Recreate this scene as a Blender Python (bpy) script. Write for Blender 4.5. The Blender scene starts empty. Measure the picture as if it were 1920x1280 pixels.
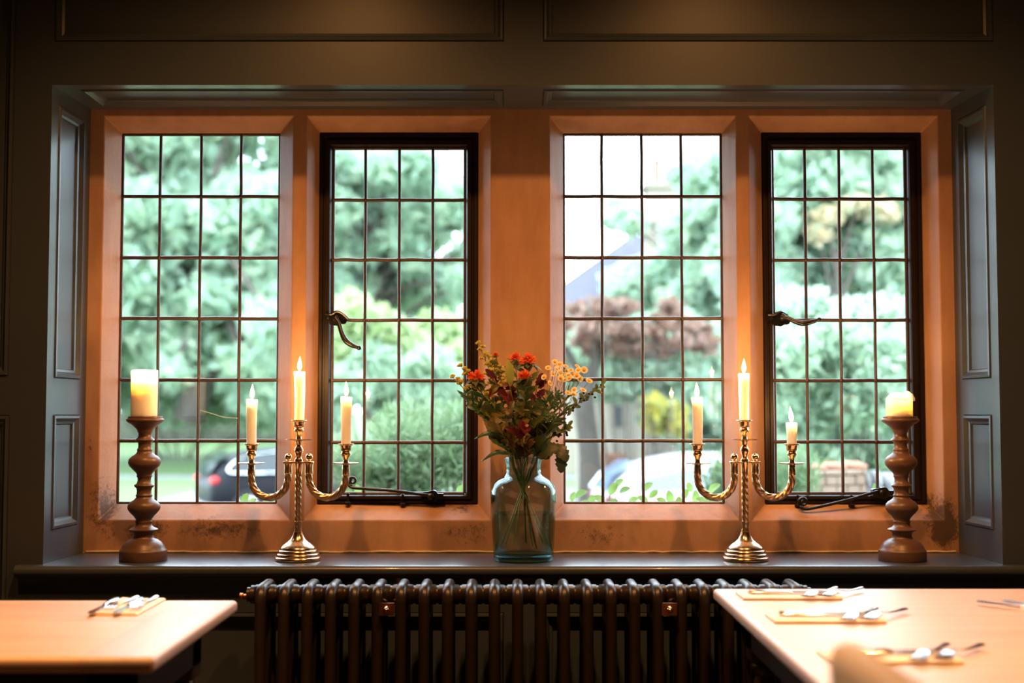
import bpy, math, random
import numpy as np
from mathutils import Vector, Matrix

# ------------------------------------------------------------------ camera, world, lamps, exposure
SC = bpy.context.scene
COL = SC.collection
PI = math.pi
F = 2450.0                      # focal length in pixels of the 1920 wide frame
EYE = 1.20
PITCH = math.atan(133.0 / F)
CP, SP = math.cos(PITCH), math.sin(PITCH)

cam_data = bpy.data.cameras.new('camera')
cam = bpy.data.objects.new('camera', cam_data)
COL.objects.link(cam)
cam.location = (0, 0, EYE)
cam.rotation_euler = (PI / 2 + PITCH, 0, 0)
cam_data.sensor_width = 36.0
cam_data.lens = F / 1920.0 * 36.0
cam_data.clip_start = 0.05
cam_data.clip_end = 500
cam_data.dof.use_dof = True
cam_data.dof.focus_distance = 3.78
cam_data.dof.aperture_fstop = 1.9
SC.camera = cam

SC.view_settings.view_transform = 'Standard'
SC.view_settings.look = 'None'
SC.view_settings.gamma = 1.0
SC.view_settings.use_curve_mapping = False
SC.view_settings.exposure = 0.0
SC.cycles.use_denoising = True
SC.cycles.max_bounces = 14
SC.cycles.diffuse_bounces = 8
SC.cycles.transmission_bounces = 12
SC.cycles.transparent_max_bounces = 24
SC.cycles.sample_clamp_indirect = 8.0

world = bpy.data.worlds.new('overcast_sky')
SC.world = world
world.use_nodes = True
wn = world.node_tree.nodes
wb = wn['Background']
wb.inputs['Color'].default_value = (0.74, 0.91, 1.06, 1)
wb.inputs['Strength'].default_value = 9.6

WARM = (1.0, 0.42, 0.125)
CANDLE = (1.0, 0.50, 0.17)


def spot(name, loc, target, watts, size=120, blend=0.6, radius=0.045):
    d = bpy.data.lights.new(name, 'SPOT')
    d.energy = watts
    d.color = WARM
    d.spot_size = math.radians(size)
    d.spot_blend = blend
    d.shadow_soft_size = radius
    o = bpy.data.objects.new(name, d)
    COL.objects.link(o)
    o.location = loc
    v = Vector(target) - Vector(loc)
    o.rotation_euler = v.to_track_quat('-Z', 'Y').to_euler()
    return o


# the room's recessed ceiling downlights
spot('downlight', (-1.35, 2.25, 2.93), (-1.32, 2.45, 0), 230, 62, 0.45)
spot('downlight', (-0.55, 2.50, 2.93), (-0.60, 2.90, 0), 142, 124, 0.75)
spot('downlight', (0.68, 2.50, 2.93), (0.74, 2.90, 0), 142, 124, 0.75)
spot('downlight', (1.30, 2.20, 2.93), (1.20, 2.35, 0), 240, 62, 0.45)


# ------------------------------------------------------------------ helpers
def at(px, py, Y):
    """world point seen at a pixel of the 1920x1280 photo, at distance Y in front of the camera"""
    u, v = px - 960.0, py - 640.0
    r = (u, F * CP + v * SP, F * SP - v * CP)
    k = Y / r[1]
    return Vector((r[0] * k, Y, EYE + r[2] * k))


def ax(px, Y, py=600):
    return at(px, py, Y).x


def az(py, Y):
    return at(960, py, Y).z


class MB:
    """collects geometry for ONE mesh"""

    def __init__(self):
        self.v, self.f = [], []

    def face(self, pts):
        n = len(self.v)
        self.v += [tuple(p) for p in pts]
        self.f.append(tuple(range(n, n + len(pts))))

    def box(self, a, b, bev=0.0):
        x0, y0, z0 = a
        x1, y1, z1 = b
        if bev <= 0:
            n = len(self.v)
            self.v += [(x0, y0, z0), (x1, y0, z0), (x1, y1, z0), (x0, y1, z0),
                       (x0, y0, z1), (x1, y0, z1), (x1, y1, z1), (x0, y1, z1)]
            for q in ((0, 3, 2, 1), (4, 5, 6, 7), (0, 1, 5, 4), (1, 2, 6, 5), (2, 3, 7, 6), (3, 0, 4, 7)):
                self.f.append(tuple(n + i for i in q))
            return
        # rounded in plan and elevation: rings stacked in z
        def ring(ins, z):
            r = bev
            pts = []
            for cx, cy, a0 in ((x1 - r, y1 - r, 0), (x0 + r, y1 - r, 90), (x0 + r, y0 + r, 180), (x1 - r, y0 + r, 270)):
                for k in range(4):
                    an = math.radians(a0 + 30 * k)
                    pts.append((cx + (r - ins) * math.cos(an), cy + (r - ins) * math.sin(an), z))
            return pts
        rs = []
        for k in range(4):
            an = math.radians(30 * k)
            rs.append(ring(bev * (1 - math.sin(an)) * 0.999, z0 + bev * (1 - math.cos(an))))
        for k in range(4):
            an = math.radians(90 - 30 * k)
            rs.append(ring(bev * (1 - math.sin(an)) * 0.999, z1 - bev * (1 - math.cos(an))))
        self.rings(rs, caps=True)

    def rings(self, rs, closed=True, caps=False):
        n0 = len(self.v)
        m = len(rs[0])
        for r in rs:
            self.v += [tuple(p) for p in r]
        for i in range(len(rs) - 1):
            for j in range(m if closed else m - 1):
                a = n0 + i * m + j
                b = n0 + i * m + (j + 1) % m
                self.f.append((a, b, b + m, a + m))
        if caps:
            self.f.append(tuple(n0 + j for j in reversed(range(m))))
            self.f.append(tuple(n0 + (len(rs) - 1) * m + j for j in range(m)))

    def lathe(self, prof, c=(0, 0, 0), seg=32, axis='z', caps=True):
        """prof: (radius, height) pairs"""
        rs = []
        for r, h in prof:
            ring = []
            for k in range(seg):
                a = 2 * PI * k / seg
                p, q = r * math.cos(a), r * math.sin(a)
                if axis == 'z':
                    ring.append((c[0] + p, c[1] + q, c[2] + h))
                elif axis == 'x':
                    ring.append((c[0] + h, c[1] + p, c[2] + q))
                else:
                    ring.append((c[0] + q, c[1] + h, c[2] + p))
            rs.append(ring)
        self.rings(rs, caps=caps)

    def tube(self, pts, rad, seg=10, caps=True, closed=False, twist=None, flat=1.0):
        """tube through pts; twist=(ridges, turns, depth) makes a rope"""
        P = [Vector(p) for p in pts]
        n = len(P)
        R = rad if isinstance(rad, (list, tuple)) else [rad] * n
        rs = []
        t0 = (P[1] - P[0]).normalized()
        up = Vector((0, 0, 1)) if abs(t0.z) < 0.9 else Vector((0, 1, 0))
        u = t0.cross(up).normalized()
        for i in range(n):
            if closed:
                t = (P[(i + 1) % n] - P[i - 1]).normalized()
            else:
                t = (P[min(i + 1, n - 1)] - P[max(i - 1, 0)]).normalized()
            u = (u - t * u.dot(t)).normalized()
            w = t.cross(u)
            ring = []
            for k in range(seg):
                a = 2 * PI * k / seg
                r = R[i]
                if twist:
                    r *= 1 + twist[2] * math.cos(twist[0] * a + twist[1] * 2 * PI * i / n)
                ring.append(P[i] + u * (r * math.cos(a)) + w * (r * flat * math.sin(a)))
            rs.append(ring)
        if closed:
            rs.append(rs[0])
        self.rings(rs, caps=caps and not closed)

    def ball(self, c, r, seg=14, n=8, sc=(1, 1, 1)):
        rs = []
        for i in range(1, n):
            t = PI * i / n
            rs.append([(c[0] + sc[0] * r * math.sin(t) * math.cos(2 * PI * k / seg),
                        c[1] + sc[1] * r * math.sin(t) * math.sin(2 * PI * k / seg),
                        c[2] - sc[2] * r * math.cos(t)) for k in range(seg)])
        self.rings(rs, caps=True)

    def prism(self, poly, to3, d0, d1):
        """poly in 2-D, to3(p, d) gives 3-D"""
        a = [to3(p, d0) for p in poly]
        b = [to3(p, d1) for p in poly]
        self.rings([a, b], caps=True)

    def holed(self, to3, x0, x1, z0, z1, holes):
        xs = sorted({x0, x1, *[h[0] for h in holes], *[h[1] for h in holes]})
        zs = sorted({z0, z1, *[h[2] for h in holes], *[h[3] for h in holes]})
        xs = [x for x in xs if x0 - 1e-6 <= x <= x1 + 1e-6]
        zs = [z for z in zs if z0 - 1e-6 <= z <= z1 + 1e-6]
        for i in range(len(xs) - 1):
            for j in range(len(zs) - 1):
                cx, cz = (xs[i] + xs[i + 1]) / 2, (zs[j] + zs[j + 1]) / 2
                if any(h[0] < cx < h[1] and h[2] < cz < h[3] for h in holes):
                    continue
                self.face([to3(xs[i], zs[j], 0), to3(xs[i + 1], zs[j], 0), to3(xs[i + 1], zs[j + 1], 0), to3(xs[i], zs[j + 1], 0)])

    def moulding(self, to3, h, prof):
        """a framed recess: prof = (inset, depth) steps, then the flat field"""
        def rect(i, d):
            return [to3(h[0] + i, h[2] + i, d), to3(h[1] - i, h[2] + i, d), to3(h[1] - i, h[3] - i, d), to3(h[0] + i, h[3] - i, d)]
        for k in range(len(prof) - 1):
            a, b = rect(*prof[k]), rect(*prof[k + 1])
            for j in range(4):
                self.face([a[j], a[(j + 1) % 4], b[(j + 1) % 4], b[j]])
        self.face(rect(*prof[-1]))

    def build(self, name, mat, parent=None, smooth=None, loc=None):
        me = bpy.data.meshes.new(name)
        me.from_pydata(self.v, [], self.f)
        me.update()
        if smooth is not None:
            me.shade_smooth()
            if smooth < 179:
                me.set_sharp_from_angle(angle=math.radians(smooth))
        if mat:
            me.materials.append(mat)
        o = bpy.data.objects.new(name, me)
        COL.objects.link(o)
        if loc is not None:
            o.location = loc
        if parent is not None:
            o.parent = parent
        return o


def weld(o, d=1e-5):
    import bmesh
    bm = bmesh.new()
    bm.from_mesh(o.data)
    bmesh.ops.remove_doubles(bm, verts=bm.verts, dist=d)
    bmesh.ops.recalc_face_normals(bm, faces=bm.faces)
    bm.to_mesh(o.data)
    bm.free()
    return o


def tag(o, label, cat, group=None, kind=None):
    o['label'] = label
    o['category'] = cat
    if group:
        o['group'] = group
    if kind:
        o['kind'] = kind
    return o


def thing(name, label, cat, loc=(0, 0, 0), rz=0.0, group=None, kind=None):
    o = bpy.data.objects.new(name, None)
    o.empty_display_size = 0.05
    COL.objects.link(o)
    o.location = loc
    o.rotation_euler = (0, 0, rz)
    return tag(o, label, cat, group, kind)


def copy_tree(o, parent=None):
    c = o.copy()
    COL.objects.link(c)
    if parent is not None:
        c.parent = parent
    for ch in list(o.children):
        copy_tree(ch, c)
    return c


def spline(pts, n=8):
    """Catmull-Rom through pts"""
    P = [Vector(p) for p in pts]
    P = [P[0] * 2 - P[1]] + P + [P[-1] * 2 - P[-2]]
    out = []
    for i in range(1, len(P) - 2):
        a, b, c, d = P[i - 1], P[i], P[i + 1], P[i + 2]
        for k in range(n):
            t = k / n
            out.append(0.5 * ((2 * b) + (c - a) * t + (2 * a - 5 * b + 4 * c - d) * t * t + (3 * b - a - 3 * c + d) * t ** 3))
    out.append(P[-2])
    return out


# ------------------------------------------------------------------ materials
def newmat(name):
    m = bpy.data.materials.new(name)
    m.use_nodes = True
    nt = m.node_tree
    return m, nt, nt.nodes, nt.links, nt.nodes['Principled BSDF']


def ramp(nt, stops):
    r = nt.nodes.new('ShaderNodeValToRGB')
    e = r.color_ramp.elements
    while len(e) < len(stops):
        e.new(0.5)
    for i, (p, c) in enumerate(stops):
        e[i].position = p
        e[i].color = (*c, 1) if len(c) == 3 else c
    return r


def noise(nt, scale, detail=4, rough=0.55, coord='Object', stretch=None):
    tc = nt.nodes.new('ShaderNodeTexCoord')
    n = nt.nodes.new('ShaderNodeTexNoise')
    n.inputs['Scale'].default_value = scale
    n.inputs['Detail'].default_value = detail
    n.inputs['Roughness'].default_value = rough
    if stretch:
        mp = nt.nodes.new('ShaderNodeMapping')
        mp.inputs['Scale'].default_value = stretch
        nt.links.new(tc.outputs[coord], mp.inputs['Vector'])
        nt.links.new(mp.outputs['Vector'], n.inputs['Vector'])
    else:
        nt.links.new(tc.outputs[coord], n.inputs['Vector'])
    return n


def bump(nt, b, src, strength=0.2, dist=0.01):
    bp = nt.nodes.new('ShaderNodeBump')
    bp.inputs['Strength'].default_value = strength
    bp.inputs['Distance'].default_value = dist
    nt.links.new(src, bp.inputs['Height'])
    nt.links.new(bp.outputs['Normal'], b.inputs['Normal'])


def pmat(name, c1, c2=None, rough=0.5, metal=0.0, scale=8, bumps=0.0, spec=0.5, stretch=None, coat=0.0, dist=0.004):
    m, nt, N, L, b = newmat(name)
    c2 = c2 or tuple(x * 0.8 for x in c1)
    n = noise(nt, scale, stretch=stretch)
    r = ramp(nt, [(0.3, c2), (0.7, c1)])
    L.new(n.outputs['Fac'], r.inputs['Fac'])
    L.new(r.outputs['Color'], b.inputs['Base Color'])
    b.inputs['Roughness'].default_value = rough
    b.inputs['Metallic'].default_value = metal
    b.inputs['Specular IOR Level'].default_value = spec
    b.inputs['Coat Weight'].default_value = coat
    if bumps:
        bump(nt, b, n.outputs['Fac'], bumps, dist)
    return m


def leafmat(name, cols, trans=0.45, rough=0.45, island=True, scale=30):
    """leaf: diffuse + light shining through; hue varies from leaf to leaf"""
    m, nt, N, L, b = newmat(name)
    k = len(cols)
    r = ramp(nt, [(i / max(1, k - 1), c) for i, c in enumerate(cols)])
    if island:
        g = N.new('ShaderNodeNewGeometry')
        L.new(g.outputs['Random Per Island'], r.inputs['Fac'])
    else:
        n = noise(nt, scale)
        L.new(n.outputs['Fac'], r.inputs['Fac'])
    L.new(r.outputs['Color'], b.inputs['Base Color'])
    b.inputs['Roughness'].default_value = rough
    t = N.new('ShaderNodeBsdfTranslucent')
    L.new(r.outputs['Color'], t.inputs['Color'])
    mx = N.new('ShaderNodeMixShader')
    mx.inputs['Fac'].default_value = trans
    L.new(b.outputs['BSDF'], mx.inputs[1])
    L.new(t.outputs['BSDF'], mx.inputs[2])
    L.new(mx.outputs['Shader'], N['Material Output'].inputs['Surface'])
    return m


def thin_glass(name, tint=(1, 1, 1), edge=None, ior=1.5, rough=0.0):
    """clear sheet: light goes straight through, both faces mirror by Fresnel"""
    m, nt, N, L, b = newmat(name)
    N.remove(b)
    g = N.new('ShaderNodeNewGeometry')
    mt = N.new('ShaderNodeMath')
    mt.operation = 'MULTIPLY_ADD'
    mt.inputs[1].default_value = -(ior - 1 / ior)
    mt.inputs[2].default_value = ior
    L.new(g.outputs['Backfacing'], mt.inputs[0])
    fr = N.new('ShaderNodeFresnel')
    L.new(mt.outputs[0], fr.inputs['IOR'])
    tr = N.new('ShaderNodeBsdfTransparent')
    tr.inputs['Color'].default_value = (*tint, 1)
    if edge:
        lw = N.new('ShaderNodeLayerWeight')
        lw.inputs['Blend'].default_value = 0.35
        r = ramp(nt, [(0.0, tint), (1.0, edge)])
        L.new(lw.outputs['Facing'], r.inputs['Fac'])
        L.new(r.outputs['Color'], tr.inputs['Color'])
    gl = N.new('ShaderNodeBsdfGlossy')
    gl.inputs['Roughness'].default_value = rough
    mx = N.new('ShaderNodeMixShader')
    L.new(fr.outputs[0], mx.inputs['Fac'])
    L.new(tr.outputs[0], mx.inputs[1])
    L.new(gl.outputs[0], mx.inputs[2])
    L.new(mx.outputs[0], N['Material Output'].inputs['Surface'])
    return m


M = {}
M['paint'] = pmat('grey_green_paint', (0.040, 0.054, 0.070), (0.036, 0.049, 0.063), 0.34, scale=3, bumps=0.03)
M['sill_paint'] = pmat('satin_sill_paint', (0.042, 0.055, 0.072), (0.038, 0.050, 0.066), 0.30, scale=3, bumps=0.03, coat=0.15)
M['plaster'] = pmat('ceiling_plaster', (0.16, 0.14, 0.11), (0.14, 0.12, 0.10), 0.9)
M['floor'] = pmat('floor_boards', (0.07, 0.04, 0.02), (0.04, 0.022, 0.012), 0.5, scale=4, stretch=(1, 12, 1))
M['dark_iron'] = pmat('dark_casement_iron', (0.013, 0.007, 0.005), (0.009, 0.005, 0.004), 0.42, scale=30, bumps=0.1, spec=0.25)
M['lead'] = pmat('lead_came', (0.060, 0.036, 0.024), (0.03, 0.018, 0.012), 0.42, scale=60, bumps=0.2)
M['black_iron'] = pmat('black_wrought_iron', (0.005, 0.005, 0.006), (0.004, 0.004, 0.005), 0.30, scale=60, bumps=0.1, spec=0.45)
M['window_glass'] = thin_glass('window_glass', (0.985, 0.99, 0.985))
M['radiator'] = pmat('bronzed_radiator_enamel', (0.024, 0.017, 0.0135), (0.020, 0.014, 0.011), 0.34, metal=0.1, scale=50, bumps=0.04)
M['copper'] = pmat('copper_fitting', (0.75, 0.30, 0.10), (0.55, 0.20, 0.07), 0.32, metal=1.0, scale=30)
M['brass'] = pmat('polished_brass', (0.90, 0.73, 0.50), (0.80, 0.60, 0.38), 0.20, metal=1.0, scale=14)
M['rope_brass'] = pmat('rope_twist_brass', (0.80, 0.60, 0.36), (0.58, 0.40, 0.21), 0.30, metal=1.0, scale=30)
M['turned_wood'] = pmat('turned_brown_wood', (0.140, 0.078, 0.050), (0.085, 0.046, 0.030), 0.38, scale=9, stretch=(1, 1, 6), bumps=0.05)
M['wick'] = pmat('burnt_wick', (0.02, 0.015, 0.012), None, 0.9)
M['dark_wood'] = pmat('dark_stained_wood', (0.030, 0.018, 0.011), (0.018, 0.010, 0.007), 0.4, scale=10, stretch=(1, 1, 8))
M['steel'] = pmat('polished_steel', (0.78, 0.77, 0.76), (0.7, 0.69, 0.68), 0.16, metal=1.0)
M['napkin'] = pmat('white_linen', (0.88, 0.88, 0.88), (0.82, 0.82, 0.82), 0.85, scale=90, bumps=0.15)
M['beige'] = pmat('beige_upholstery', (0.82, 0.74, 0.56), (0.76, 0.68, 0.50), 0.85, scale=140, bumps=0.2)


def make_stone():
    m, nt, N, L, b = newmat('golden_limestone')
    n1 = noise(nt, 2.2, 5, 0.6)
    r1 = ramp(nt, [(0.30, (0.295, 0.155, 0.088)), (0.55, (0.37, 0.210, 0.122)), (0.78, (0.43, 0.265, 0.165))])
    L.new(n1.outputs['Fac'], r1.inputs['Fac'])
    # tooled streaks along the stone
    n2 = noise(nt, 22, 4, 0.6, stretch=(1.0, 1.0, 0.25))
    r2 = ramp(nt, [(0.35, (0.82, 0.80, 0.77)), (0.6, (1, 1, 1))])
    L.new(n2.outputs['Fac'], r2.inputs['Fac'])
    mu = N.new('ShaderNodeMixRGB')
    mu.blend_type = 'MULTIPLY'
    mu.inputs['Fac'].default_value = 0.8
    L.new(r1.outputs['Color'], mu.inputs[1])
    L.new(r2.outputs['Color'], mu.inputs[2])
    # black mould: speckles gathered low on the stone and in the two lower corners
    tc = N.new('ShaderNodeTexCoord')
    sx = N.new('ShaderNodeSeparateXYZ')
    L.new(tc.outputs['Object'], sx.inputs[0])

    def math_(op, a, bb, c=None):
        q = N.new('ShaderNodeMath')
        q.operation = op
        for i, v in enumerate((a, bb, c)):
            if v is None:
                continue
            if isinstance(v, (int, float)):
                q.inputs[i].default_value = v
            else:
                L.new(v, q.inputs[i])
        return q.outputs[0]

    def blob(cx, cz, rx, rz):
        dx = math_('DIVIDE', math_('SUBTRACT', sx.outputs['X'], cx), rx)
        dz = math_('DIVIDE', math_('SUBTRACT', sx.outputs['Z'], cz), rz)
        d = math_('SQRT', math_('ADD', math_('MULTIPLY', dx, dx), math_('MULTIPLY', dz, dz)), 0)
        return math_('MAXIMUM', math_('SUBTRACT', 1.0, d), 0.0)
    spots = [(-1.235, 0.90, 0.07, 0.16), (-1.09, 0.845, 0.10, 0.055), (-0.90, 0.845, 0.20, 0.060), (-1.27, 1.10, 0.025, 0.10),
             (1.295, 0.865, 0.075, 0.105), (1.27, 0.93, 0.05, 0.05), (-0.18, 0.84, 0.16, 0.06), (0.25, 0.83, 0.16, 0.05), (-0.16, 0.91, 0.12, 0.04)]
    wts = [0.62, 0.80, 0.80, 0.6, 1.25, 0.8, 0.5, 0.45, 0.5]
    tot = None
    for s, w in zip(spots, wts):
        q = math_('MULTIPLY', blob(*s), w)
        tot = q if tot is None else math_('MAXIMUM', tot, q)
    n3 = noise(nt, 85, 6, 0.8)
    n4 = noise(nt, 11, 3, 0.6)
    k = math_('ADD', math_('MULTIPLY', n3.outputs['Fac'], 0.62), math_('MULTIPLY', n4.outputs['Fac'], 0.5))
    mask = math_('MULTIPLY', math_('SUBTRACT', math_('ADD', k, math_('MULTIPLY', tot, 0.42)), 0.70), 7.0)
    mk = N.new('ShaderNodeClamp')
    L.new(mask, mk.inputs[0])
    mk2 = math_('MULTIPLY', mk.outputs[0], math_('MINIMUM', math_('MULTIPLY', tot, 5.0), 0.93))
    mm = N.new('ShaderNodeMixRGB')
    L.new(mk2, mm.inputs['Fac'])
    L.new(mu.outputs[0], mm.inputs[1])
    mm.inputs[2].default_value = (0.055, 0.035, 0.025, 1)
    # thin mortar joints at fixed heights
    last = mm.outputs[0]
    for zj, x0, x1 in ((1.705, -0.2, 0.25), (2.03, -2, 2), (1.355, -1.4, -1.15), (1.47, 1.2, 1.4), (1.93, 1.2, 1.5), (1.885, -1.4, -1.1)):
        wob = math_('MULTIPLY', n4.outputs['Fac'], 0.006)
        d = math_('ABSOLUTE', math_('SUBTRACT', math_('SUBTRACT', sx.outputs['Z'], zj), wob), 0)
        ln = math_('LESS_THAN', d, 0.0016)
        inx = math_('MULTIPLY', math_('GREATER_THAN', sx.outputs['X'], x0), math_('LESS_THAN', sx.outputs['X'], x1))
        f = math_('MULTIPLY', math_('MULTIPLY', ln, inx), 0.35)
        mj = N.new('ShaderNodeMixRGB')
        L.new(f, mj.inputs['Fac'])
        L.new(last, mj.inputs[1])
        mj.inputs[2].default_value = (0.26, 0.18, 0.12, 1)
        last = mj.outputs[0]
    L.new(last, b.inputs['Base Color'])
    b.inputs['Roughness'].default_value = 0.6
    b.inputs['Specular IOR Level'].default_value = 0.4
    bump(nt, b, n3.outputs['Fac'], 0.25, 0.004)
    return m


M['stone'] = make_stone()


def make_pine():
    m, nt, N, L, b = newmat('waxed_pine')
    n = noise(nt, 3.0, 5, 0.6, stretch=(0.6, 9, 9))
    r = ramp(nt, [(0.25, (0.52, 0.34, 0.22)), (0.5, (0.63, 0.45, 0.30)), (0.75, (0.70, 0.52, 0.37))])
    L.new(n.outputs['Fac'], r.inputs['Fac'])
    L.new(r.outputs['Color'], b.inputs['Base Color'])
    b.inputs['Roughness'].default_value = 0.45
    b.inputs['Coat Weight'].default_value = 0.6
    b.inputs['Coat Roughness'].default_value = 0.5
    bump(nt, b, n.outputs['Fac'], 0.04, 0.002)
    return m


M['pine'] = make_pine()


def make_wax():
    m, nt, N, L, b = newmat('ivory_wax')
    n = noise(nt, 30)
    r = ramp(nt, [(0.3, (0.965, 0.92, 0.83)), (0.7, (0.975, 0.94, 0.86))])
    L.new(n.outputs['Fac'], r.inputs['Fac'])
    L.new(r.outputs['Color'], b.inputs['Base Color'])
    b.inputs['Subsurface Weight'].default_value = 1.0
    b.inputs['Subsurface Radius'].default_value = (1.0, 0.84, 0.66)
    b.inputs['Subsurface Scale'].default_value = 0.028
    b.inputs['Roughness'].default_value = 0.4
    return m


M['wax'] = make_wax()


def make_flame():
    m, nt, N, L, b = newmat('candle_flame')
    N.remove(b)
    tc = N.new('ShaderNodeTexCoord')
    sx = N.new('ShaderNodeSeparateXYZ')
    L.new(tc.outputs['Generated'], sx.inputs[0])
    r = ramp(nt, [(0.0, (0.25, 0.12, 0.05)), (0.18, (1.0, 0.55, 0.18)), (0.45, (1.0, 0.80, 0.42)), (1.0, (1.0, 0.62, 0.22))])
    L.new(sx.outputs['Z'], r.inputs['Fac'])
    e = N.new('ShaderNodeEmission')
    e.inputs['Strength'].default_value = 7.0
    L.new(r.outputs['Color'], e.inputs['Color'])
    t = N.new('ShaderNodeBsdfTransparent')
    a = N.new('ShaderNodeAddShader')
    L.new(e.outputs[0], a.inputs[0])
    L.new(t.outputs[0], a.inputs[1])
    L.new(a.outputs[0], N['Material Output'].inputs['Surface'])
    return m


M['flame'] = make_flame()

# ------------------------------------------------------------------ the room
YW = 3.65       # face of the panelled wall
YS = 3.946      # face of the stone window
YG = 4.02       # back of the stone splays, where the glazing sits
ZS = 0.78       # windowsill
ZT = 2.124      # soffit of the window recess
XL0, XL1 = -1.300, -1.286     # left reveal, front and back
XR0, XR1 = 1.361, 1.340       # right reveal, front and back
CEIL = 2.98

OGEE = [(0, 0), (0.0015, 0.003), (0.004, -0.005), (0.010, -0.006), (0.014, -0.001), (0.018, 0.006), (0.025, 0.009), (0.028, 0.015)]


def front(x, z, d):
    return (x, YW + d, z)


mb = MB()
px0 = ax(103, YW, 100)
panels = [
    (ax(103, YW, 40), ax(945, YW, 40), az(78, YW), CEIL - 0.06),
    (ax(1018, YW, 40), ax(1862, YW, 40), az(78, YW), CEIL - 0.06),
    (-2.30, ax(22, YW, 400), az(705, YW), CEIL - 0.06),
    (-2.30, ax(16, YW, 900), 0.20, az(778, YW)),
    (ax(1940, YW, 400), 2.30, az(705, YW), CEIL - 0.06),
    (ax(1940, YW, 900), 2.30, 0.20, az(778, YW)),
    (ax(110, YW, 1140), ax(945, YW, 1140), 0.20, az(1148, YW)),
    (ax(1018, YW, 1140), ax(1850, YW, 1140), 0.20, az(1148, YW)),
]
opening = (XL0, XR0, ZS - 0.02, ZT)
mb.holed(front, -2.6, 2.6, 0, CEIL, panels + [opening])
for h in panels:
    mb.moulding(front, h, OGEE)
# the thickness of the wall behind the opening, and the outside face
out = (XL1 - 0.05, XR1 + 0.05, ZS - 0.06, ZT + 0.03)
mb.holed(lambda x, z, d: (x, 4.30, z), -2.6, 2.6, 0, CEIL, [out])
a0 = [(-2.6, 0), (2.6, 0), (2.6, CEIL), (-2.6, CEIL)]
for i in range(4):
    (xa, za), (xb, zb) = a0[i], a0[(i + 1) % 4]
    mb.face([(xa, YW, za), (xb, YW, zb), (xb, 4.30, zb), (xa, 4.30, za)])
for (xa, za), (xb, zb) in (((out[0], out[2]), (out[1], out[2])), ((out[1], out[2]), (out[1], out[3])), ((out[1], out[3]), (out[0], out[3])), ((out[0], out[3]), (out[0], out[2]))):
    mb.face([(xa, YS + 0.002, za), (xb, YS + 0.002, zb), (xb, 4.30, zb), (xa, 4.30, za)])
tag(mb.build('wall_front', M['paint']), 'dark grey-green panelled wall around the stone window', 'wall', kind='structure')


def slab(name, a, b, mat, label, cat):
    m_ = MB()
    m_.box(a, b)
    return tag(m_.build(name, mat), label, cat, kind='structure')


slab('wall_left', (-2.7, -3.0, 0), (-2.6, 4.3, CEIL), M['paint'], 'dark painted side wall at the left of the room', 'wall')
slab('wall_right', (2.6, -3.0, 0), (2.7, 4.3, CEIL), M['paint'], 'dark painted side wall at the right of the room', 'wall')
slab('wall_back', (-2.7, -3.1, 0), (2.7, -3.0, CEIL), M['paint'], 'dark painted wall behind the viewer', 'wall')
slab('floor', (-2.7, -3.1, -0.1), (2.7, 4.3, 0), M['floor'], 'dark wooden floor under the tables', 'floor')
slab('ceiling', (-2.7, -3.1, CEIL), (2.7, 4.3, CEIL + 0.1), M['plaster'], 'plain plaster ceiling over the room', 'ceiling')

# reveals and soffit: painted panelling with mouldings
REV = [(0, 0), (0.0015, 0.002), (0.004, -0.004), (0.011, -0.005), (0.015, 0.000), (0.020, 0.006), (0.027, 0.008), (0.030, 0.014)]


def reveal(name, xa, xb, sgn, label):
    m_ = MB()
    n = Vector((YS - YW, xa - xb, 0)).normalized() * sgn

    def to3(s, z, d):
        t = s / (YS - YW)
        return (xa + (xb - xa) * t - sgn * d, YW + s, z)
    hs = [(0.050, 0.245, 1.297, 2.08), (0.050, 0.245, 0.868, 1.194)]
    m_.holed(to3, 0, YS - YW, ZS, ZT, hs)
    for h in hs:
        m_.moulding(to3, h, REV)
    # body behind the face
    b0, b1 = xa - sgn * 0.045, xb - sgn * 0.045
    m_.face([(b0, YW + 0.001, ZS), (b1, YS, ZS), (b1, YS, ZT), (b0, YW + 0.001, ZT)])
    return tag(m_.build(name, M['paint']), label, 'window reveal', kind='structure')


reveal('trim_1', XL0, XL1, 1, 'grey panelled reveal at the left side of the window recess')
reveal('trim_2', XR0, XR1, -1, 'grey panelled reveal at the right side of the window recess')
mb = MB()


def soff(x, s, d):
    return (x, YW + s, ZT + d)


hs = [(XL0 + 0.06, -0.024, 0.05, 0.245), (0.090, XR0 - 0.06, 0.05, 0.245)]
mb.holed(soff, XL0, XR0, 0, YS - YW, hs)
for h in hs:
    mb.moulding(soff, h, REV)
mb.face([soff(XL0, 0, 0.045), soff(XR0, 0, 0.045), soff(XR0, YS - YW, 0.045), soff(XL0, YS - YW, 0.045)])
tag(mb.build('trim_3', M['paint']), 'panelled soffit over the stone window', 'window soffit', kind='structure')

# windowsill with rounded nosing and a small cove beneath
mb = MB()
prof = [(YS + 0.02, ZS), (3.628, ZS)]
for k in range(1, 9):
    a = PI / 2 + PI * k / 9
    prof.append((3.628 + 0.0165 * math.cos(a), ZS - 0.0165 + 0.0165 * math.sin(a)))
prof += [(3.632, ZS - 0.033), (3.640, ZS - 0.036), (3.646, ZS - 0.046), (3.6505, ZS - 0.055), (YS + 0.02, ZS - 0.055)]
xa, xb = ax(25, 3.61, 1060), 1.56
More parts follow.
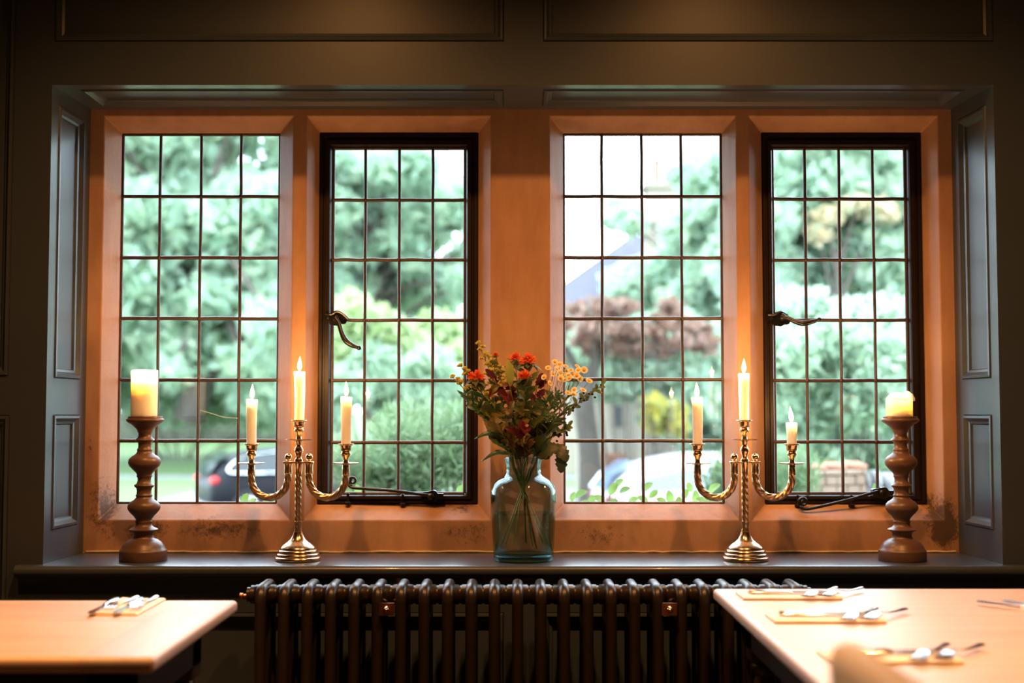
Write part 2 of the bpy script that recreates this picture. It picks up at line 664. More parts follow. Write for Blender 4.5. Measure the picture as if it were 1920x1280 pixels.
# board between the reveals runs deep; outside them only the nosing shows
mb.prism(prof, lambda p, d: (d, p[0], p[1]), XL0 + 0.0, XR0 - 0.0)
nose = [(3.6495, ZS)] + prof[1:-2] + [(3.6495, ZS - 0.052)]
mb.prism(nose, lambda p, d: (d, p[0], p[1]), xa, XL0)
mb.prism(nose, lambda p, d: (d, p[0], p[1]), XR0, xb)
sill = tag(mb.build('trim_4', M['sill_paint'], smooth=35), 'long grey-green painted windowsill carrying the candles and vase', 'windowsill', kind='structure')

# ---- stone mullioned window frame
fz0, fz1 = az(975, YS), az(218, YS)
bz0, bz1 = az(945, YG), az(249, YG)
OPEN = [  # front x pair at YS, back x pair at YG (pixels at mid height)
    ((190, 547), (222, 522)), ((573, 920), (597, 896)), ((1031, 1383), (1056, 1357)), ((1407, 1764), (1431, 1732))]
mb = MB()
fr_holes = [(ax(a, YS), ax(b, YS), fz0, fz1) for (a, b), _ in OPEN]
bk = [(ax(a, YG), ax(b, YG), bz0, bz1) for _, (a, b) in OPEN]
SX0, SX1, SZ0, SZ1 = XL1, XR1, ZS, ZT
mb.holed(lambda x, z, d: (x, YS, z), SX0, SX1, SZ0, SZ1, fr_holes)
YO = 4.20
bo = [(a - 0.045, b + 0.045, c - 0.03, d + 0.06) for a, b, c, d in bk]
bm_ = [(a, b, c, d) for a, b, c, d in bk]
mb.holed(lambda x, z, d: (x, YO, z), SX0, SX1, SZ0, SZ1, bo)
for hf, hb, ho_ in zip(fr_holes, bk, bo):
    def rect(h, y):
        return [(h[0], y, h[2]), (h[1], y, h[2]), (h[1], y, h[3]), (h[0], y, h[3])]
    for A, B in ((rect(hf, YS), rect(hb, YG)), (rect(hb, YG), rect(hb, YG + 0.035)), (rect(hb, YG + 0.035), rect(ho_, YO))):
        for j in range(4):
            mb.face([A[j], A[(j + 1) % 4], B[(j + 1) % 4], B[j]])
A = [(SX0, YS, SZ0), (SX1, YS, SZ0), (SX1, YS, SZ1), (SX0, YS, SZ1)]
B = [(SX0, YO, SZ0), (SX1, YO, SZ0), (SX1, YO, SZ1), (SX0, YO, SZ1)]
for j in range(4):
    mb.face([A[j], A[(j + 1) % 4], B[(j + 1) % 4], B[j]])
st = mb.build('trim_5', M['stone'])
weld(st)
tag(st, 'golden limestone surround with splayed mullions framing four leaded lights', 'stone window frame', kind='structure')
bv = st.modifiers.new('worn_edges', 'BEVEL')
bv.width = 0.003
bv.segments = 2
bv.limit_method = 'ANGLE'
bv.angle_limit = math.radians(25)

# mortar line where stone meets sill
mb = MB()
random.seed(5)
pts = [(x, YS - 0.002, ZS + 0.003 + random.uniform(-0.0015, 0.0015)) for x in np.linspace(SX0 + 0.01, SX1 - 0.01, 90)]
mb.tube(pts, 0.004, 6)
tag(mb.build('trim_6', pmat('pale_mortar', (0.5, 0.4, 0.28), None, 0.9, scale=60, bumps=0.4)), 'rough pale mortar line along the back of the sill', 'mortar line', kind='structure')


# ---- the four leaded lights
def leaded(name, label, gx, gz, cols, rows, seed, casement=None):
    rnd = random.Random(seed)
    w = thing(name, label, 'window', ((gx[0] + gx[1]) / 2, 4.03, gz[0]), kind='structure')
    o = Vector(w.location)

    def add(mb_, nm, mat, smooth=None):
        mb_.v = [tuple(Vector(p) - o) for p in mb_.v]
        return mb_.build(nm, mat, w, smooth)
    Yp = 4.034
    xs = [gx[0]] + cols + [gx[1]]
    zs = sorted([gz[0], gz[1]] + rows)
    g = MB()
    for i in range(len(xs) - 1):
        for j in range(len(zs) - 1):
            tx, tz = rnd.uniform(-0.006, 0.006), rnd.uniform(-0.006, 0.006)
            cx, cz = (xs[i] + xs[i + 1]) / 2, (zs[j] + zs[j + 1]) / 2
            rs = []
            for dy in (-0.0015, 0.0015):
                rs.append([(x, Yp + dy + (x - cx) * tx + (z - cz) * tz, z) for x, z in
                           ((xs[i], zs[j]), (xs[i + 1], zs[j]), (xs[i + 1], zs[j + 1]), (xs[i], zs[j + 1]))])
            g.rings(rs, caps=True)
    add(g, 'glass', M['window_glass'])
    b = MB()
    r = 0.0050
    for x in cols:
        n = 14
        b.tube([(x + rnd.uniform(-0.0009, 0.0009), Yp, gz[0] + (gz[1] - gz[0]) * k / n) for k in range(n + 1)], r, 8, flat=1.25)
    for z in rows:
        n = 10
        b.tube([(gx[0] + (gx[1] - gx[0]) * k / n, Yp, z + rnd.uniform(-0.0009, 0.0009)) for k in range(n + 1)], r * 1.15, 8, flat=1.0)
    for x in cols:
        for z in rows:
            b.ball((x, Yp - 0.002, z), 0.0078, 8, 6)
    e = 0.0055   # edge came
    loop = [(gx[0] + 0.002, gz[0] + 0.002), (gx[1] - 0.002, gz[0] + 0.002), (gx[1] - 0.002, gz[1] - 0.002), (gx[0] + 0.002, gz[1] - 0.002)]
    for k in range(4):
        p, q = loop[k], loop[(k + 1) % 4]
        b.tube([(p[0], Yp, p[1]), (q[0], Yp, q[1])], e, 8)
    add(b, 'leading', M['lead'], 50)
    if casement:
        (X0, X1, Z0, Z1) = casement
        c = MB()
        steps = [(0.0, 4.050), (0.0, 4.022), (0.003, 4.016), (0.012, 4.016), (0.014, 4.021), (0.020, 4.021), (0.022, 4.013), (0.034, 4.013), (0.037, 4.018), (0.040, 4.030)]
        # fit the profile to the width of each frame side
        wl, wr, wb_, wt = gx[0] - X0, X1 - gx[1], gz[0] - Z0, Z1 - gz[1]

        def rect(t, y):
            t = t / 0.040
            return [(X0 + wl * t, y, Z0 + wb_ * t), (X1 - wr * t, y, Z0 + wb_ * t), (X1 - wr * t, y, Z1 - wt * t), (X0 + wl * t, y, Z1 - wt * t)]
        for k in range(len(steps) - 1):
            P_, Q_ = rect(*steps[k]), rect(*steps[k + 1])
            for j in range(4):
                c.face([P_[j], P_[(j + 1) % 4], Q_[(j + 1) % 4], Q_[j]])
        P_, Q_ = rect(0.040, 4.030), rect(0.040, 4.050)
        for j in range(4):
            c.face([P_[j], P_[(j + 1) % 4], Q_[(j + 1) % 4], Q_[j]])
        P_, Q_ = rect(0.0, 4.050), rect(0.040, 4.050)
        for j in range(4):
            c.face([P_[j], P_[(j + 1) % 4], Q_[(j + 1) % 4], Q_[j]])
        weld(add(c, 'casement_frame', M['dark_iron']))
    return w, add


def colx(pxs, Y=4.034):
    return [ax(p, Y) for p in pxs]


def rowz(pys, Y=4.034):
    return [az(p, Y) for p in pys]


w1, add1 = leaded('window_1', 'leaded light with dark car outside, behind the tall pillar candle', (bk[0][0], bk[0][1]), (bz0, bz1),
                  colx([297, 374, 449]), rowz([368.5, 483, 597, 712, 826]), 1)
w2, add2 = leaded('window_2', 'dark iron casement with drooping lever handle, between left candelabra and vase', tuple(colx([622, 873])), tuple(rowz([926, 277])),
                  colx([684, 748, 811]), rowz([375, 487, 600, 713, 829]), 2, bk[1])
w3, add3 = leaded('window_3', 'leaded light with white car and house roof outside, right of the vase', (bk[2][0], bk[2][1]), (bz0, bz1),
                  colx([1129, 1204.5, 1279]), rowz([368.5, 483, 597, 711, 826]), 3)
w4, add4 = leaded('window_4', 'dark iron casement with level lever handle, beside the short pillar candle', tuple(colx([1449.5, 1702])), tuple(rowz([926, 277])),
                  colx([1512, 1576, 1640]), rowz([373, 487, 600, 713, 828]), 4, bk[3])

# cobweb threads in panes of the first and fourth lights
mb = MB()
mb.tube(spline([at(376, 769, 4.028), at(400, 776, 4.026), at(420, 782, 4.026), at(446, 784, 4.028)]), 0.0006, 5)
add1(mb, 'cobweb_thread', pmat('cobweb', (0.8, 0.85, 0.85), None, 0.6))


def handle(add, ex, ey, pts, rads):
    """lever handle: shaped back plate, boss and drooping lever"""
    Yh = 4.005
    m_ = MB()
    c = at(ex, ey, 4.010)
    out_ = []
    for k in range(28):
        a = 2 * PI * k / 28
        rr = 1 + 0.12 * math.cos(3 * a + 0.6) + 0.07 * math.cos(8 * a)
        out_.append((c.x + 0.029 * rr * math.cos(a), c.z + 0.023 * rr * math.sin(a)))
    m_.prism(out_, lambda p, d: (p[0], d, p[1]), 4.014, 4.003)
    m_.prism([((p[0] - c.x) * 0.7 + c.x, (p[1] - c.z) * 0.7 + c.z) for p in out_], lambda p, d: (p[0], d, p[1]), 4.004, 3.996)
    lo = c + Vector((-0.030, 0, 0.004))
    m_.lathe([(0.006, 4.012), (0.0085, 4.004), (0.006, 3.998), (0.0, 3.997)], (lo.x, 0, lo.z), 12, axis='y')
    # raised ridge over the top of the plate and the catch running onto the frame
    m_.tube(spline([at(ex - 24, ey - 8, 4.006), at(ex - 12, ey - 8, 4.000), at(ex - 2, ey - 13, 3.997), at(ex + 8, ey - 9, 3.998), at(ex + 19, ey + 1, 4.002)]), 0.0040, 8)
    m_.box((c.x - 0.045, 4.002, c.z - 0.006), (c.x - 0.010, 4.014, c.z + 0.010))
    add(m_, 'latch_plate', M['black_iron'], 40)
    m_ = MB()
    P = spline([at(x, y, Y) for x, y, Y in pts], 6)
    n = len(P)
    R = [np.interp(i / (n - 1), np.linspace(0, 1, len(rads)), rads) for i in range(n)]
    m_.tube(P, R, 10)
    m_.ball(P[-1], R[-1] * 1.45, 10, 8)
    m_.lathe([(0.0105, 4.0), (0.0115, 3.990), (0.009, 3.983), (0.003, 3.981)], (P[0].x, 0, P[0].z), 16, axis='y')
    add(m_, 'lever_handle', M['black_iron'], 60)


handle(add2, 634, 597, [(629, 597, 3.986), (635, 605, 3.982), (640, 622, 3.975), (648, 638, 3.970), (660, 647, 3.966), (673, 652, 3.964)],
       [0.007, 0.0065, 0.0072, 0.009, 0.0074, 0.005])
handle(add4, 1464, 598, [(1468, 594, 3.986), (1478, 596, 3.982), (1490, 602, 3.976), (1506, 606, 3.970), (1522, 603, 3.968), (1536, 599, 3.966)],
       [0.007, 0.0065, 0.0078, 0.0092, 0.0075, 0.005])


def stay(add, curl, bar, ros, pins):
    m_ = MB()
    cx, cy, cr, sgn = curl
    P = []
    for k in range(26):
        a = 1.5 * 2 * PI * (1 - k / 25.0)
        r = cr * (0.28 + 0.72 * k / 25.0)
        P.append(at(cx + r * math.cos(a * sgn + PI / 2 * 1.1), cy + r * math.sin(a * sgn + PI / 2 * 1.1), 3.985))
    P = P + spline([at(x, y, Y) for x, y, Y in bar], 6)
    n = len(P)
    R = [0.0028 + 0.0022 * min(1, i / 26) for i in range(n)]
    m_.tube(P, R, 8)
    add(m_, 'stay_bar', M['black_iron'], 60)
    m_ = MB()
    c = at(ros[0], ros[1], 4.0)
    out_ = []
    for k in range(30):
        a = 2 * PI * k / 30
        rr = 1 + 0.13 * math.cos(5 * a)
        out_.append((c.x + 0.030 * rr * math.cos(a), c.z + 0.017 * rr * math.sin(a)))
    m_.prism(out_, lambda p, d: (p[0], d, p[1]), 4.016, 3.990)
    m_.lathe([(0.011, 3.992), (0.010, 3.982), (0.004, 3.978)], (c.x, 0, c.z), 14, axis='y')
    m_.box((c.x + 0.012, 3.988, c.z - 0.008), (c.x + 0.038, 4.014, c.z + 0.008))
    add(m_, 'stay_rosette', M['black_iron'], 40)
    for (x, y) in pins:
        m_ = MB()
        c = at(x, y, 4.0)
        m_.lathe([(0.009, -0.020), (0.010, -0.012), (0.004, -0.010), (0.004, 0.012), (0.0055, 0.014), (0.002, 0.018)], (c.x, 4.004, c.z), 12)
        add(m_, 'stay_pin', M['dark_iron'], 40)


stay(add2, (661, 901, 8.5, 1), [(653, 909, 3.982), (662, 914, 3.980), (690, 916, 3.980), (740, 920, 3.982), (785, 926, 3.984), (812, 929, 3.986)], (808, 930), [(652, 934), (755, 936)])
stay(add4, (1506, 941, 10, 1), [(1499, 949, 3.975), (1510, 954, 3.972), (1535, 950, 3.972), (1590, 937, 3.976), (1628, 926, 3.982), (1646, 921, 3.986)], (1652, 924), [(1496, 938), (1597, 938)])

# ------------------------------------------------------------------ radiator under the sill
rad = thing('column_radiator', 'long dark bronze cast iron column radiator under the windowsill', 'radiator', (0.04, 3.485, 0))
YR = [-0.075, 0.0, 0.075]
ZR = 0.756
PITCH_R = 0.0605
XR_ = [ax(488, 3.41, 1130) - 0.04 + PITCH_R * i for i in range(24)]


def section_mesh(foot):
    m_ = MB()
    r = 0.0145
    zt, zb = ZR - r, 0.10 + r
    # closed loop: up the front column, over the top, down the back
    c = 0.030
    loop = []
    ya, yb = YR[0], YR[2]
    for (cy, cz, a0) in ((ya + c, zt - c, 180), (yb - c, zt - c, 90), (yb - c, zb + c, 0), (ya + c, zb + c, -90)):
        for k in range(7):
            a = math.radians(a0 - 15 * k)
            loop.append((0, cy + c * math.cos(a), cz + c * math.sin(a)))
    m_.tube(loop, r, 12, closed=True)
    m_.tube([(0, 0, zb), (0, 0, zt)], r, 12)
    # web under the crown
    for zc in (ZR - 0.036, 0.10 + 0.036):
        m_.lathe([(0.0, -0.0303), (0.0235, -0.0303), (0.0235, -0.027), (0.026, -0.0255), (0.0265, -0.012), (0.030, -0.008), (0.030, 0.008), (0.0265, 0.012), (0.026, 0.0255), (0.0235, 0.027), (0.0235, 0.0303), (0.0, 0.0303)],
                 (0, 0, zc), 24, axis='x', caps=False)
    if foot:
        for y in (ya, yb):
            m_.lathe([(0.016, 0.0), (0.017, 0.012), (0.012, 0.05), (0.013, 0.13)], (0, y, 0), 12)
    return m_


proto = None
for i, x in enumerate(XR_):
    if i in (0, 12, 23):
        s = section_mesh(True).build('section', M['radiator'], rad, 60)
    elif proto is None:
        s = proto = section_mesh(False).build('section', M['radiator'], rad, 60)
    else:
        s = proto.copy()
        COL.objects.link(s)
        s.parent = rad
    s.location = (x, 0, 0)
for sgn, x in ((-1, XR_[0]), (1, XR_[-1])):
    m_ = MB()
    m_.lathe([(0.0, sgn * 0.028), (0.024, sgn * 0.028), (0.024, sgn * 0.038), (0.019, sgn * 0.040), (0.019, sgn * 0.048), (0.0, sgn * 0.048)], (x, 0, ZR - 0.036), 6 if False else 18, axis='x', caps=False)
    pl = m_.build('end_plug', M['radiator'], rad, 40)
    if sgn < 0:
        m_ = MB()
        m_.lathe([(0.0, 0), (0.005, 0), (0.005, -0.010), (0.008, -0.012), (0.008, -0.020), (0.0, -0.022)], (x - 0.048, 0, ZR - 0.040), 12, axis='x', caps=False)
        m_.build('air_vent', M['copper'], pl, 40)['label'] = 'small copper air vent'
for px in (725, 1255):
    c = at(px, 1141.5, 3.398)
    m_ = MB()
    x, z = c.x - 0.04, c.z
    m_.box((x - 0.0195, 3.394 - 3.485, z - 0.016), (x + 0.0195, 3.398 - 3.485, z + 0.016))
    b_ = m_.build('stay_plate', M['copper'], rad)
    b_['label'] = 'square copper wall stay plate'
    m_ = MB()
    m_.tube([(x, 3.398 - 3.485, z), (x, 0.165, z)], 0.004, 8)
    m_.lathe([(0.010, -0.091), (0.010, -0.097), (0.008, -0.102), (0.0065, -0.107), (0.003, -0.110)], (x, 0, z), 16, axis='y')
    m_.build('stay_nut', M['brass'], b_, 40)

# ------------------------------------------------------------------ candlesticks
YC = 3.745                       # line of objects on the sill
K = YC / (F * CP)                # metres per pixel there


def h(y, y0=1050.0):
    """height above the sill for a pixel row"""
    return (y0 - y) * K


def flame_child(parent, z, size, watts, lean=(0, 0), wick=0.010):
    m_ = MB()
    m_.tube([(0, 0, z - 0.002), (0.0004, 0, z + wick * 0.6), (0.0012, 0, z + wick)], [0.0011, 0.0010, 0.0007], 6)
    m_.build('wick', M['wick'], parent, 60)
    m_ = MB()
    H = size
    prof = [(0.0007, 0.0), (0.0030, 0.10), (0.0049, 0.24), (0.0054, 0.36), (0.0047, 0.52), (0.0032, 0.70), (0.0017, 0.86), (0.0003, 1.0)]
    rs = []
    for r, t in prof:
        rs.append([(1.3 * r * math.cos(2 * PI * k / 14) + lean[0] * t * t, 1.3 * r * math.sin(2 * PI * k / 14) + lean[1] * t * t, z + wick * 0.45 + H * t) for k in range(14)])
    m_.rings(rs, caps=True)
    fl = m_.build('flame', M['flame'], parent, 80)
    fl['label'] = 'lit yellow flame'
    d = bpy.data.lights.new('candlelight', 'POINT')
    d.energy = watts
    d.color = CANDLE
    d.shadow_soft_size = 0.006
    lo = bpy.data.objects.new('candlelight', d)
    COL.objects.link(lo)
    lo.parent = fl
    lo.location = (lean[0] * 0.3, lean[1] * 0.3, z + wick * 0.45 + H * 0.5)
    return fl


def taper(loc, height, label, lean=(0, 0), seed=0, fs=0.042):
    rnd = random.Random(seed)
    r0, r1 = 0.0138, 0.0160
    m_ = MB()
    n = 10
    bend = rnd.uniform(-0.0015, 0.0015)
    rs = []
    zs = [k / n for k in range(n + 1)]
    for t in zs:
        r = r0 + (r1 - r0) * t
        rs.append([(r * math.cos(2 * PI * k / 20) * (1 + 0.01 * math.sin(3 * k + t * 9)) + bend * math.sin(PI * t), r * math.sin(2 * PI * k / 20), height * t) for k in range(20)])
    for f_, dz in ((0.93, 0.0012), (0.80, 0.0006), (0.55, -0.0022), (0.25, -0.0032)):
        rs.append([(r1 * f_ * math.cos(2 * PI * k / 20), r1 * f_ * math.sin(2 * PI * k / 20), height + dz + 0.0008 * math.sin(2 * PI * k / 20 + seed)) for k in range(20)])
    m_.rings(rs, caps=True)
    o = m_.build('taper_candle', M['wax'], None, 60, loc=loc)
    tag(o, label, 'candle', 'lit taper candles in the brass candelabra')
    flame_child(o, height - 0.003, fs, 3.0, lean)
    return o


def candelabra(loc, label):
    c = thing('brass_candelabra', label, 'candelabra', loc, group='pair of three-armed brass candelabra')
    m_ = MB()
    px = lambda lst: [(r * K, h(y)) for r, y in lst]
    m_.lathe(px([(0, 1050), (41, 1050), (43, 1049), (43.5, 1045.5), (42, 1043), (39.5, 1042), (40, 1039.5), (39.0, 1037), (36.5, 1036), (36.8, 1033), (35.5, 1030.5), (33, 1029.5),
                 (33, 1027), (31, 1024.5), (26, 1020), (19, 1015.5), (13.5, 1010), (10.0, 1003), (8.6, 997), (0, 997)]), seg=48, caps=False)
    m_.build('base', M['brass'], c, 50)
    m_ = MB()
    m_.lathe(px([(0, 998), (7.2, 998), (7.4, 994), (6.6, 992), (6.6, 982), (7.6, 980.5), (7.6, 978), (0, 978)]), seg=24, caps=False)
    n = 140
    z0, z1 = h(979), h(871)
    m_.tube([(0, 0, z0 + (z1 - z0) * k / n) for k in range(n + 1)], 5.9 * K, 30, twist=(6, 9, 0.09))
    m_.build('stem', M['rope_brass'], c, 60)
    # crossbar and central finial carrying the middle socket
    m_ = MB()
    z = h(868.5)
    m_.box((-27 * K, -5.5 * K, z - 1.6 * K), (27 * K, 5.5 * K, z + 1.6 * K), 1.2 * K)
    for sx in (-1, 1):
        m_.box((sx * 19.4 * K - 8.6 * K, -8.6 * K, z - 2.2 * K), (sx * 19.4 * K + 8.6 * K, 8.6 * K, z + 2.2 * K), 1.5 * K)
    m_.lathe([(0, z - 18 * K), (6.6 * K, z - 18 * K), (6.8 * K, z - 4 * K), (8 * K, z), (0, z)], seg=24, caps=False)
    m_.build('crossbar', M['brass'], c, 50)
    m_ = MB()
    m_.lathe(px([(0, 868), (7.5, 868), (8, 864), (5.2, 860.5), (5, 857), (7.2, 852.5), (8.6, 846.5), (7.2, 841), (4.4, 838), (5.6, 834), (6.6, 829), (6.6, 826), (0, 826)]), seg=24, caps=False)
    m_.build('finial', M['brass'], c, 60)

    def socket(x, ytop):
        """drip pan and candle cup whose rim is at pixel row ytop; pan 38 px below"""
        pan = MB()
        zp = h(ytop + 37.5)
        pan.lathe([(0, zp - 2 * K), (5 * K, zp - 2 * K), (12 * K, zp - 0.2 * K), (21 * K, zp + 0.2 * K), (24.3 * K, zp + 1.3 * K), (25 * K, zp + 2.3 * K), (24 * K, zp + 2.6 * K), (18 * K, zp + 1.5 * K), (6 * K, zp + 1.6 * K), (0, zp + 1.6 * K)], (x, 0, 0), 36, caps=False)
        pan.build('drip_pan', M['brass'], c, 50)
        cup = MB()
        cup.lathe([(r * K, h(ytop + dy)) for r, dy in ((0, 37), (5.6, 36), (4.8, 31), (5.0, 27), (7.0, 23.5), (8.6, 20.5), (9.2, 17.5), (8.0, 16), (7.8, 13.5), (9.4, 12), (10.2, 7), (11.0, 3), (14.6, 1.6), (15.0, 0.6), (14.4, -0.2), (11.2, 0), (10.4, 3), (10.2, 6), (0, 6))], (x, 0, 0), 32, caps=False)
        cup.build('candle_cup', M['brass'], c, 50)
    socket(0, 790)
    for sx in (-1, 1):
        x_in, x_out = sx * 19.4 * K, sx * 88 * K
        m_ = MB()
        P = [(x_in, 0, h(888))]
        cx, rr = (x_in + x_out) / 2, abs(x_out - x_in) / 2
        zc = h(894)
        dep = 40 * K
        for k in range(0, 61):
            a = PI * k / 60
            P.append((cx - sx * rr * math.cos(a), 0, zc - dep * math.sin(a) ** 0.9))
        P.append((x_out, 0, h(878)))
        # even spacing for the rope twist
        V_ = [Vector(p) for p in P]
        acc = [0]
        for i in range(1, len(V_)):
            acc.append(acc[-1] + (V_[i] - V_[i - 1]).length)
        Q = []
        for s in np.linspace(0, acc[-1], 170):
            j = min(len(acc) - 2, max(0, int(np.searchsorted(acc, s) - 1)))
            t = (s - acc[j]) / max(1e-9, acc[j + 1] - acc[j])
            Q.append(V_[j].lerp(V_[j + 1], t))
        m_.tube(Q, 6.4 * K, 30, twist=(6, 9, 0.10))
        arm = m_.build('arm', M['rope_brass'], c, 60)
        m_ = MB()
        m_.lathe([(r * K, h(y)) for r, y in ((0, 890), (7.4, 890), (7.8, 886), (7.2, 878), (7.8, 871), (0, 870))], (x_in, 0, 0), 20, caps=False)
        m_.build('ferrule', M['brass'], arm, 50)
        m_ = MB()
        m_.lathe([(r * K, h(y)) for r, y in ((0, 892), (6.9, 892), (7.2, 888), (6.7, 878), (6.5, 872), (0, 871))], (x_out, 0, 0), 20, caps=False)
        m_.build('ferrule', M['brass'], arm, 50)
        m_ = MB()
        m_.lathe([(4.6 * K, h(869)), (3.4 * K, h(865.5))], (x_in, 0, 0), 14)
        m_.ball((x_in, 0, h(858.5)), 6.7 * K, 18, 12)
        m_.build('ball_knob', M['brass'], c, 70)
        socket(x_out, 834)
    return c


def stand_x(px, py=1040):
    return ax(px, YC, py)


for (pxb, lab, cands) in (
        (558.5, 'brass candelabra left of the vase, three candles of like height', ((-88, 834, 752, 'side candle nearest the left pillar candle', (0.0004, 0)), (0, 790, 700, 'middle candle of the candelabra left of the vase', (0.0012, 0)), (88, 834, 747, 'side candle nearest the vase on the left candelabra', (-0.0008, 0)))),
        (1398, 'brass candelabra right of the vase, holding one burnt-down candle', ((-88, 834, 749, 'side candle nearest the vase on the right candelabra', (-0.001, 0)), (0, 790, 704, 'middle candle of the candelabra right of the vase', (0.0008, 0)), (88, 834, 796, 'burnt-down stub candle', (-0.004, 0))))):
    loc = Vector((stand_x(pxb), YC, ZS))
    candelabra(loc, lab)
    for i, (dx, y0, y1, l2, lean) in enumerate(cands):
        hh = (y0 - y1 + 5) * K
        taper(loc + Vector((dx * K, 0, h(y0 + 5))), hh, 'short ivory stub candle, lit, at the outer arm of the right candelabra' if 'stub' in l2 else 'lit ivory taper, ' + l2, lean, seed=int(dx + pxb), fs=0.047 if 'stub' in l2 else 0.043)

WPROF = [(0, 1050), (42.5, 1050), (43.5, 1048.5), (43.2, 1033), (42.6, 1030.5), (40.2, 1029), (38, 1023), (33, 1016.5), (26, 1011.5), (20, 1009.5), (18.8, 1008), (17.2, 1003), (18.4, 998), (22, 995.5),
         (26, 994), (26.3, 992.5), (24, 991), (17.5, 988), (14.5, 984), (14.6, 980.5), (15.6, 979), (15.6, 977.5), (14.4, 976), (14.8, 973), (19, 967.5), (25, 961.5), (29, 956), (30, 951.5), (28.6, 946), (24.5, 941.5), (18, 937.5), (14.5, 933.5),
         (14.2, 932), (15.4, 930.8), (15.4, 929), (13.8, 927.5), (13.2, 922), (14.2, 916.5), (18.0, 913), (18.8, 911.5), (18.0, 910), (13.8, 907.5), (12.0, 902), (12.4, 897), (14.2, 894.6), (14.0, 893),
         (13.4, 891.5), (15.5, 887.5), (22, 881), (28, 874.5), (29.8, 868.5), (28.6, 862.5), (24, 857.5), (16.8, 853), (13.6, 848.5), (13.8, 846.5), (14.4, 845.2), (14, 844), (12.4, 842), (11.8, 836), (12.6, 831), (16.8, 828.4), (17.6, 827), (16.6, 825.4),
         (12.8, 822), (11.8, 817), (12.4, 813), (14.2, 811), (14.0, 809.6), (16, 806), (23, 799.5), (31, 794), (34.2, 791.6), (34.6, 789.4), (33.4, 787.4), (31, 786.6), (31.5, 784.6), (30.5, 783), (0, 783)]


def pillar_stand(px, label):
    m_ = MB()
    m_.lathe([(r * K, h(y)) for r, y in WPROF], seg=48, caps=False)
    o = m_.build('turned_candlestick', M['turned_wood'], None, 55, loc=(stand_x(px), YC, ZS))
    return tag(o, label, 'candlestick', 'pair of turned wooden candlesticks')


pillar_stand(268.5, 'turned brown wooden candlestick under the tall pillar candle at the left reveal')
pillar_stand(1692, 'turned brown wooden candlestick under the slumped short pillar candle')


def pillar_candle(px, height, label, crater, seed, slump):
    rnd = random.Random(seed)
    R_ = 24.3 * K
    m_ = MB()
    seg = 40
    rs = []

    def ring(r, z, wob=0.0, tz=0.0):
        out_ = []
        for k in range(seg):
            a = 2 * PI * k / seg
            rr = r * (1 + wob * math.sin(2 * a + seed) + wob * 0.6 * math.sin(5 * a + seed * 2))
            out_.append((rr * math.cos(a), rr * math.sin(a), z + tz * (0.5 * math.sin(a + 2.4) + 0.3 * math.sin(3 * a + seed))))
        return out_
    for t in (0.0, 0.02, 0.3, 0.6, 0.85):
        rs.append(ring(R_ * (0.985 if t == 0 else 1.0 - 0.01 * (1 - t)), height * t, 0.006))
    if slump:
        for r, dz in ((1.0, -0.012), (0.97, -0.006), (0.88, 0.0), (0.72, 0.006), (0.58, 0.006), (0.50, 0.0), (0.44, -crater * 0.5), (0.36, -crater), (0.1, -crater)):
            rs.append(ring(R_ * r, height + dz, 0.02, 0.008))
    else:
        for r, dz in ((1.0, -0.006), (0.99, -0.002), (0.95, 0.0), (0.90, -0.001), (0.86, -0.006), (0.84, -crater * 0.6), (0.70, -crater), (0.1, -crater)):
            rs.append(ring(R_ * r, height + dz, 0.012, 0.002))
    m_.rings(rs, caps=True)
    o = m_.build('pillar_candle', M['wax'], None, 70, loc=(stand_x(px, 780), YC, ZS + h(783)))
    tag(o, label, 'candle')
    if slump:
        m_ = MB()   # curling lip of wax that has folded outwards
        m_.tube(spline([(R_ * 0.55, 0.004, height + 0.002), (R_ * 0.85, -0.004, height + 0.000), (R_ * 1.02, -0.006, height - 0.008), (R_ * 1.06, -0.006, height - 0.016)]), [0.007] * 4 + [0.0065] * 8 + [0.005] * 8 + [0.0042] * 5, 10)
        m_.build('wax_lip', M['wax'], o, 80)
    flame_child(o, height - crater, 0.018 if not slump else 0.012, 2.2)
    return o


pillar_candle(270, (783 - 697) * K, 'tall ivory pillar candle with glowing top at the left reveal', 0.030, 1, False)
pillar_candle(1686.5, (783 - 744) * K, 'short slumped ivory pillar candle with folded lip near the right reveal', 0.016, 3, True)

# ------------------------------------------------------------------ glass vase with flowers
VX = stand_x(981.5)
vase = thing('glass_vase', 'teal glass jar vase of flowers at the middle of the sill', 'vase', (VX, YC, ZS))
M['vase'] = thin_glass('teal_glass', (0.965, 0.985, 0.985), (0.25, 0.64, 0.65), 1.5)
M['vase_base'] = thin_glass('thick_teal_glass', (0.30, 0.62, 0.64), (0.08, 0.30, 0.34), 1.5)
outer = [(0, 1050), (50, 1050), (54, 1048.5), (55.5, 1044), (56, 1036), (57.5, 1010), (59.5, 970), (60.5, 945), (60.8, 928), (59.5, 918), (56, 909), (49.5, 901.5), (41, 896), (35.2, 892), (32.6, 887), (32.2, 880), (32.6, 872), (34, 866), (36.6, 861.5), (37, 860), (35.6, 858.8)]
inner = [(33.6, 860), (31.4, 866), (29.8, 873), (29.4, 881), (29.8, 888), (32.8, 894.5), (39.6, 899), (47.8, 904.4), (53.6, 911), (57, 919.4), (58.2, 929), (57.8, 946), (56.8, 970), (54.8, 1010), (53.3, 1032), (50, 1036), (0, 1037)]
m_ = MB()
m_.lathe([(r * K, h(y)) for r, y in outer + inner], seg=64, caps=False)
m_.build('vase_body', M['vase'], vase, 60)
m_ = MB()
m_.lathe([(r * K, h(y)) for r, y in ((0, 1049), (49, 1049), (54, 1046), (55, 1040), (52, 1037.4), (0, 1037.4))], seg=48, caps=False)
m_.build('vase_foot', M['vase_base'], vase, 50)['label'] = 'thick darker teal foot'
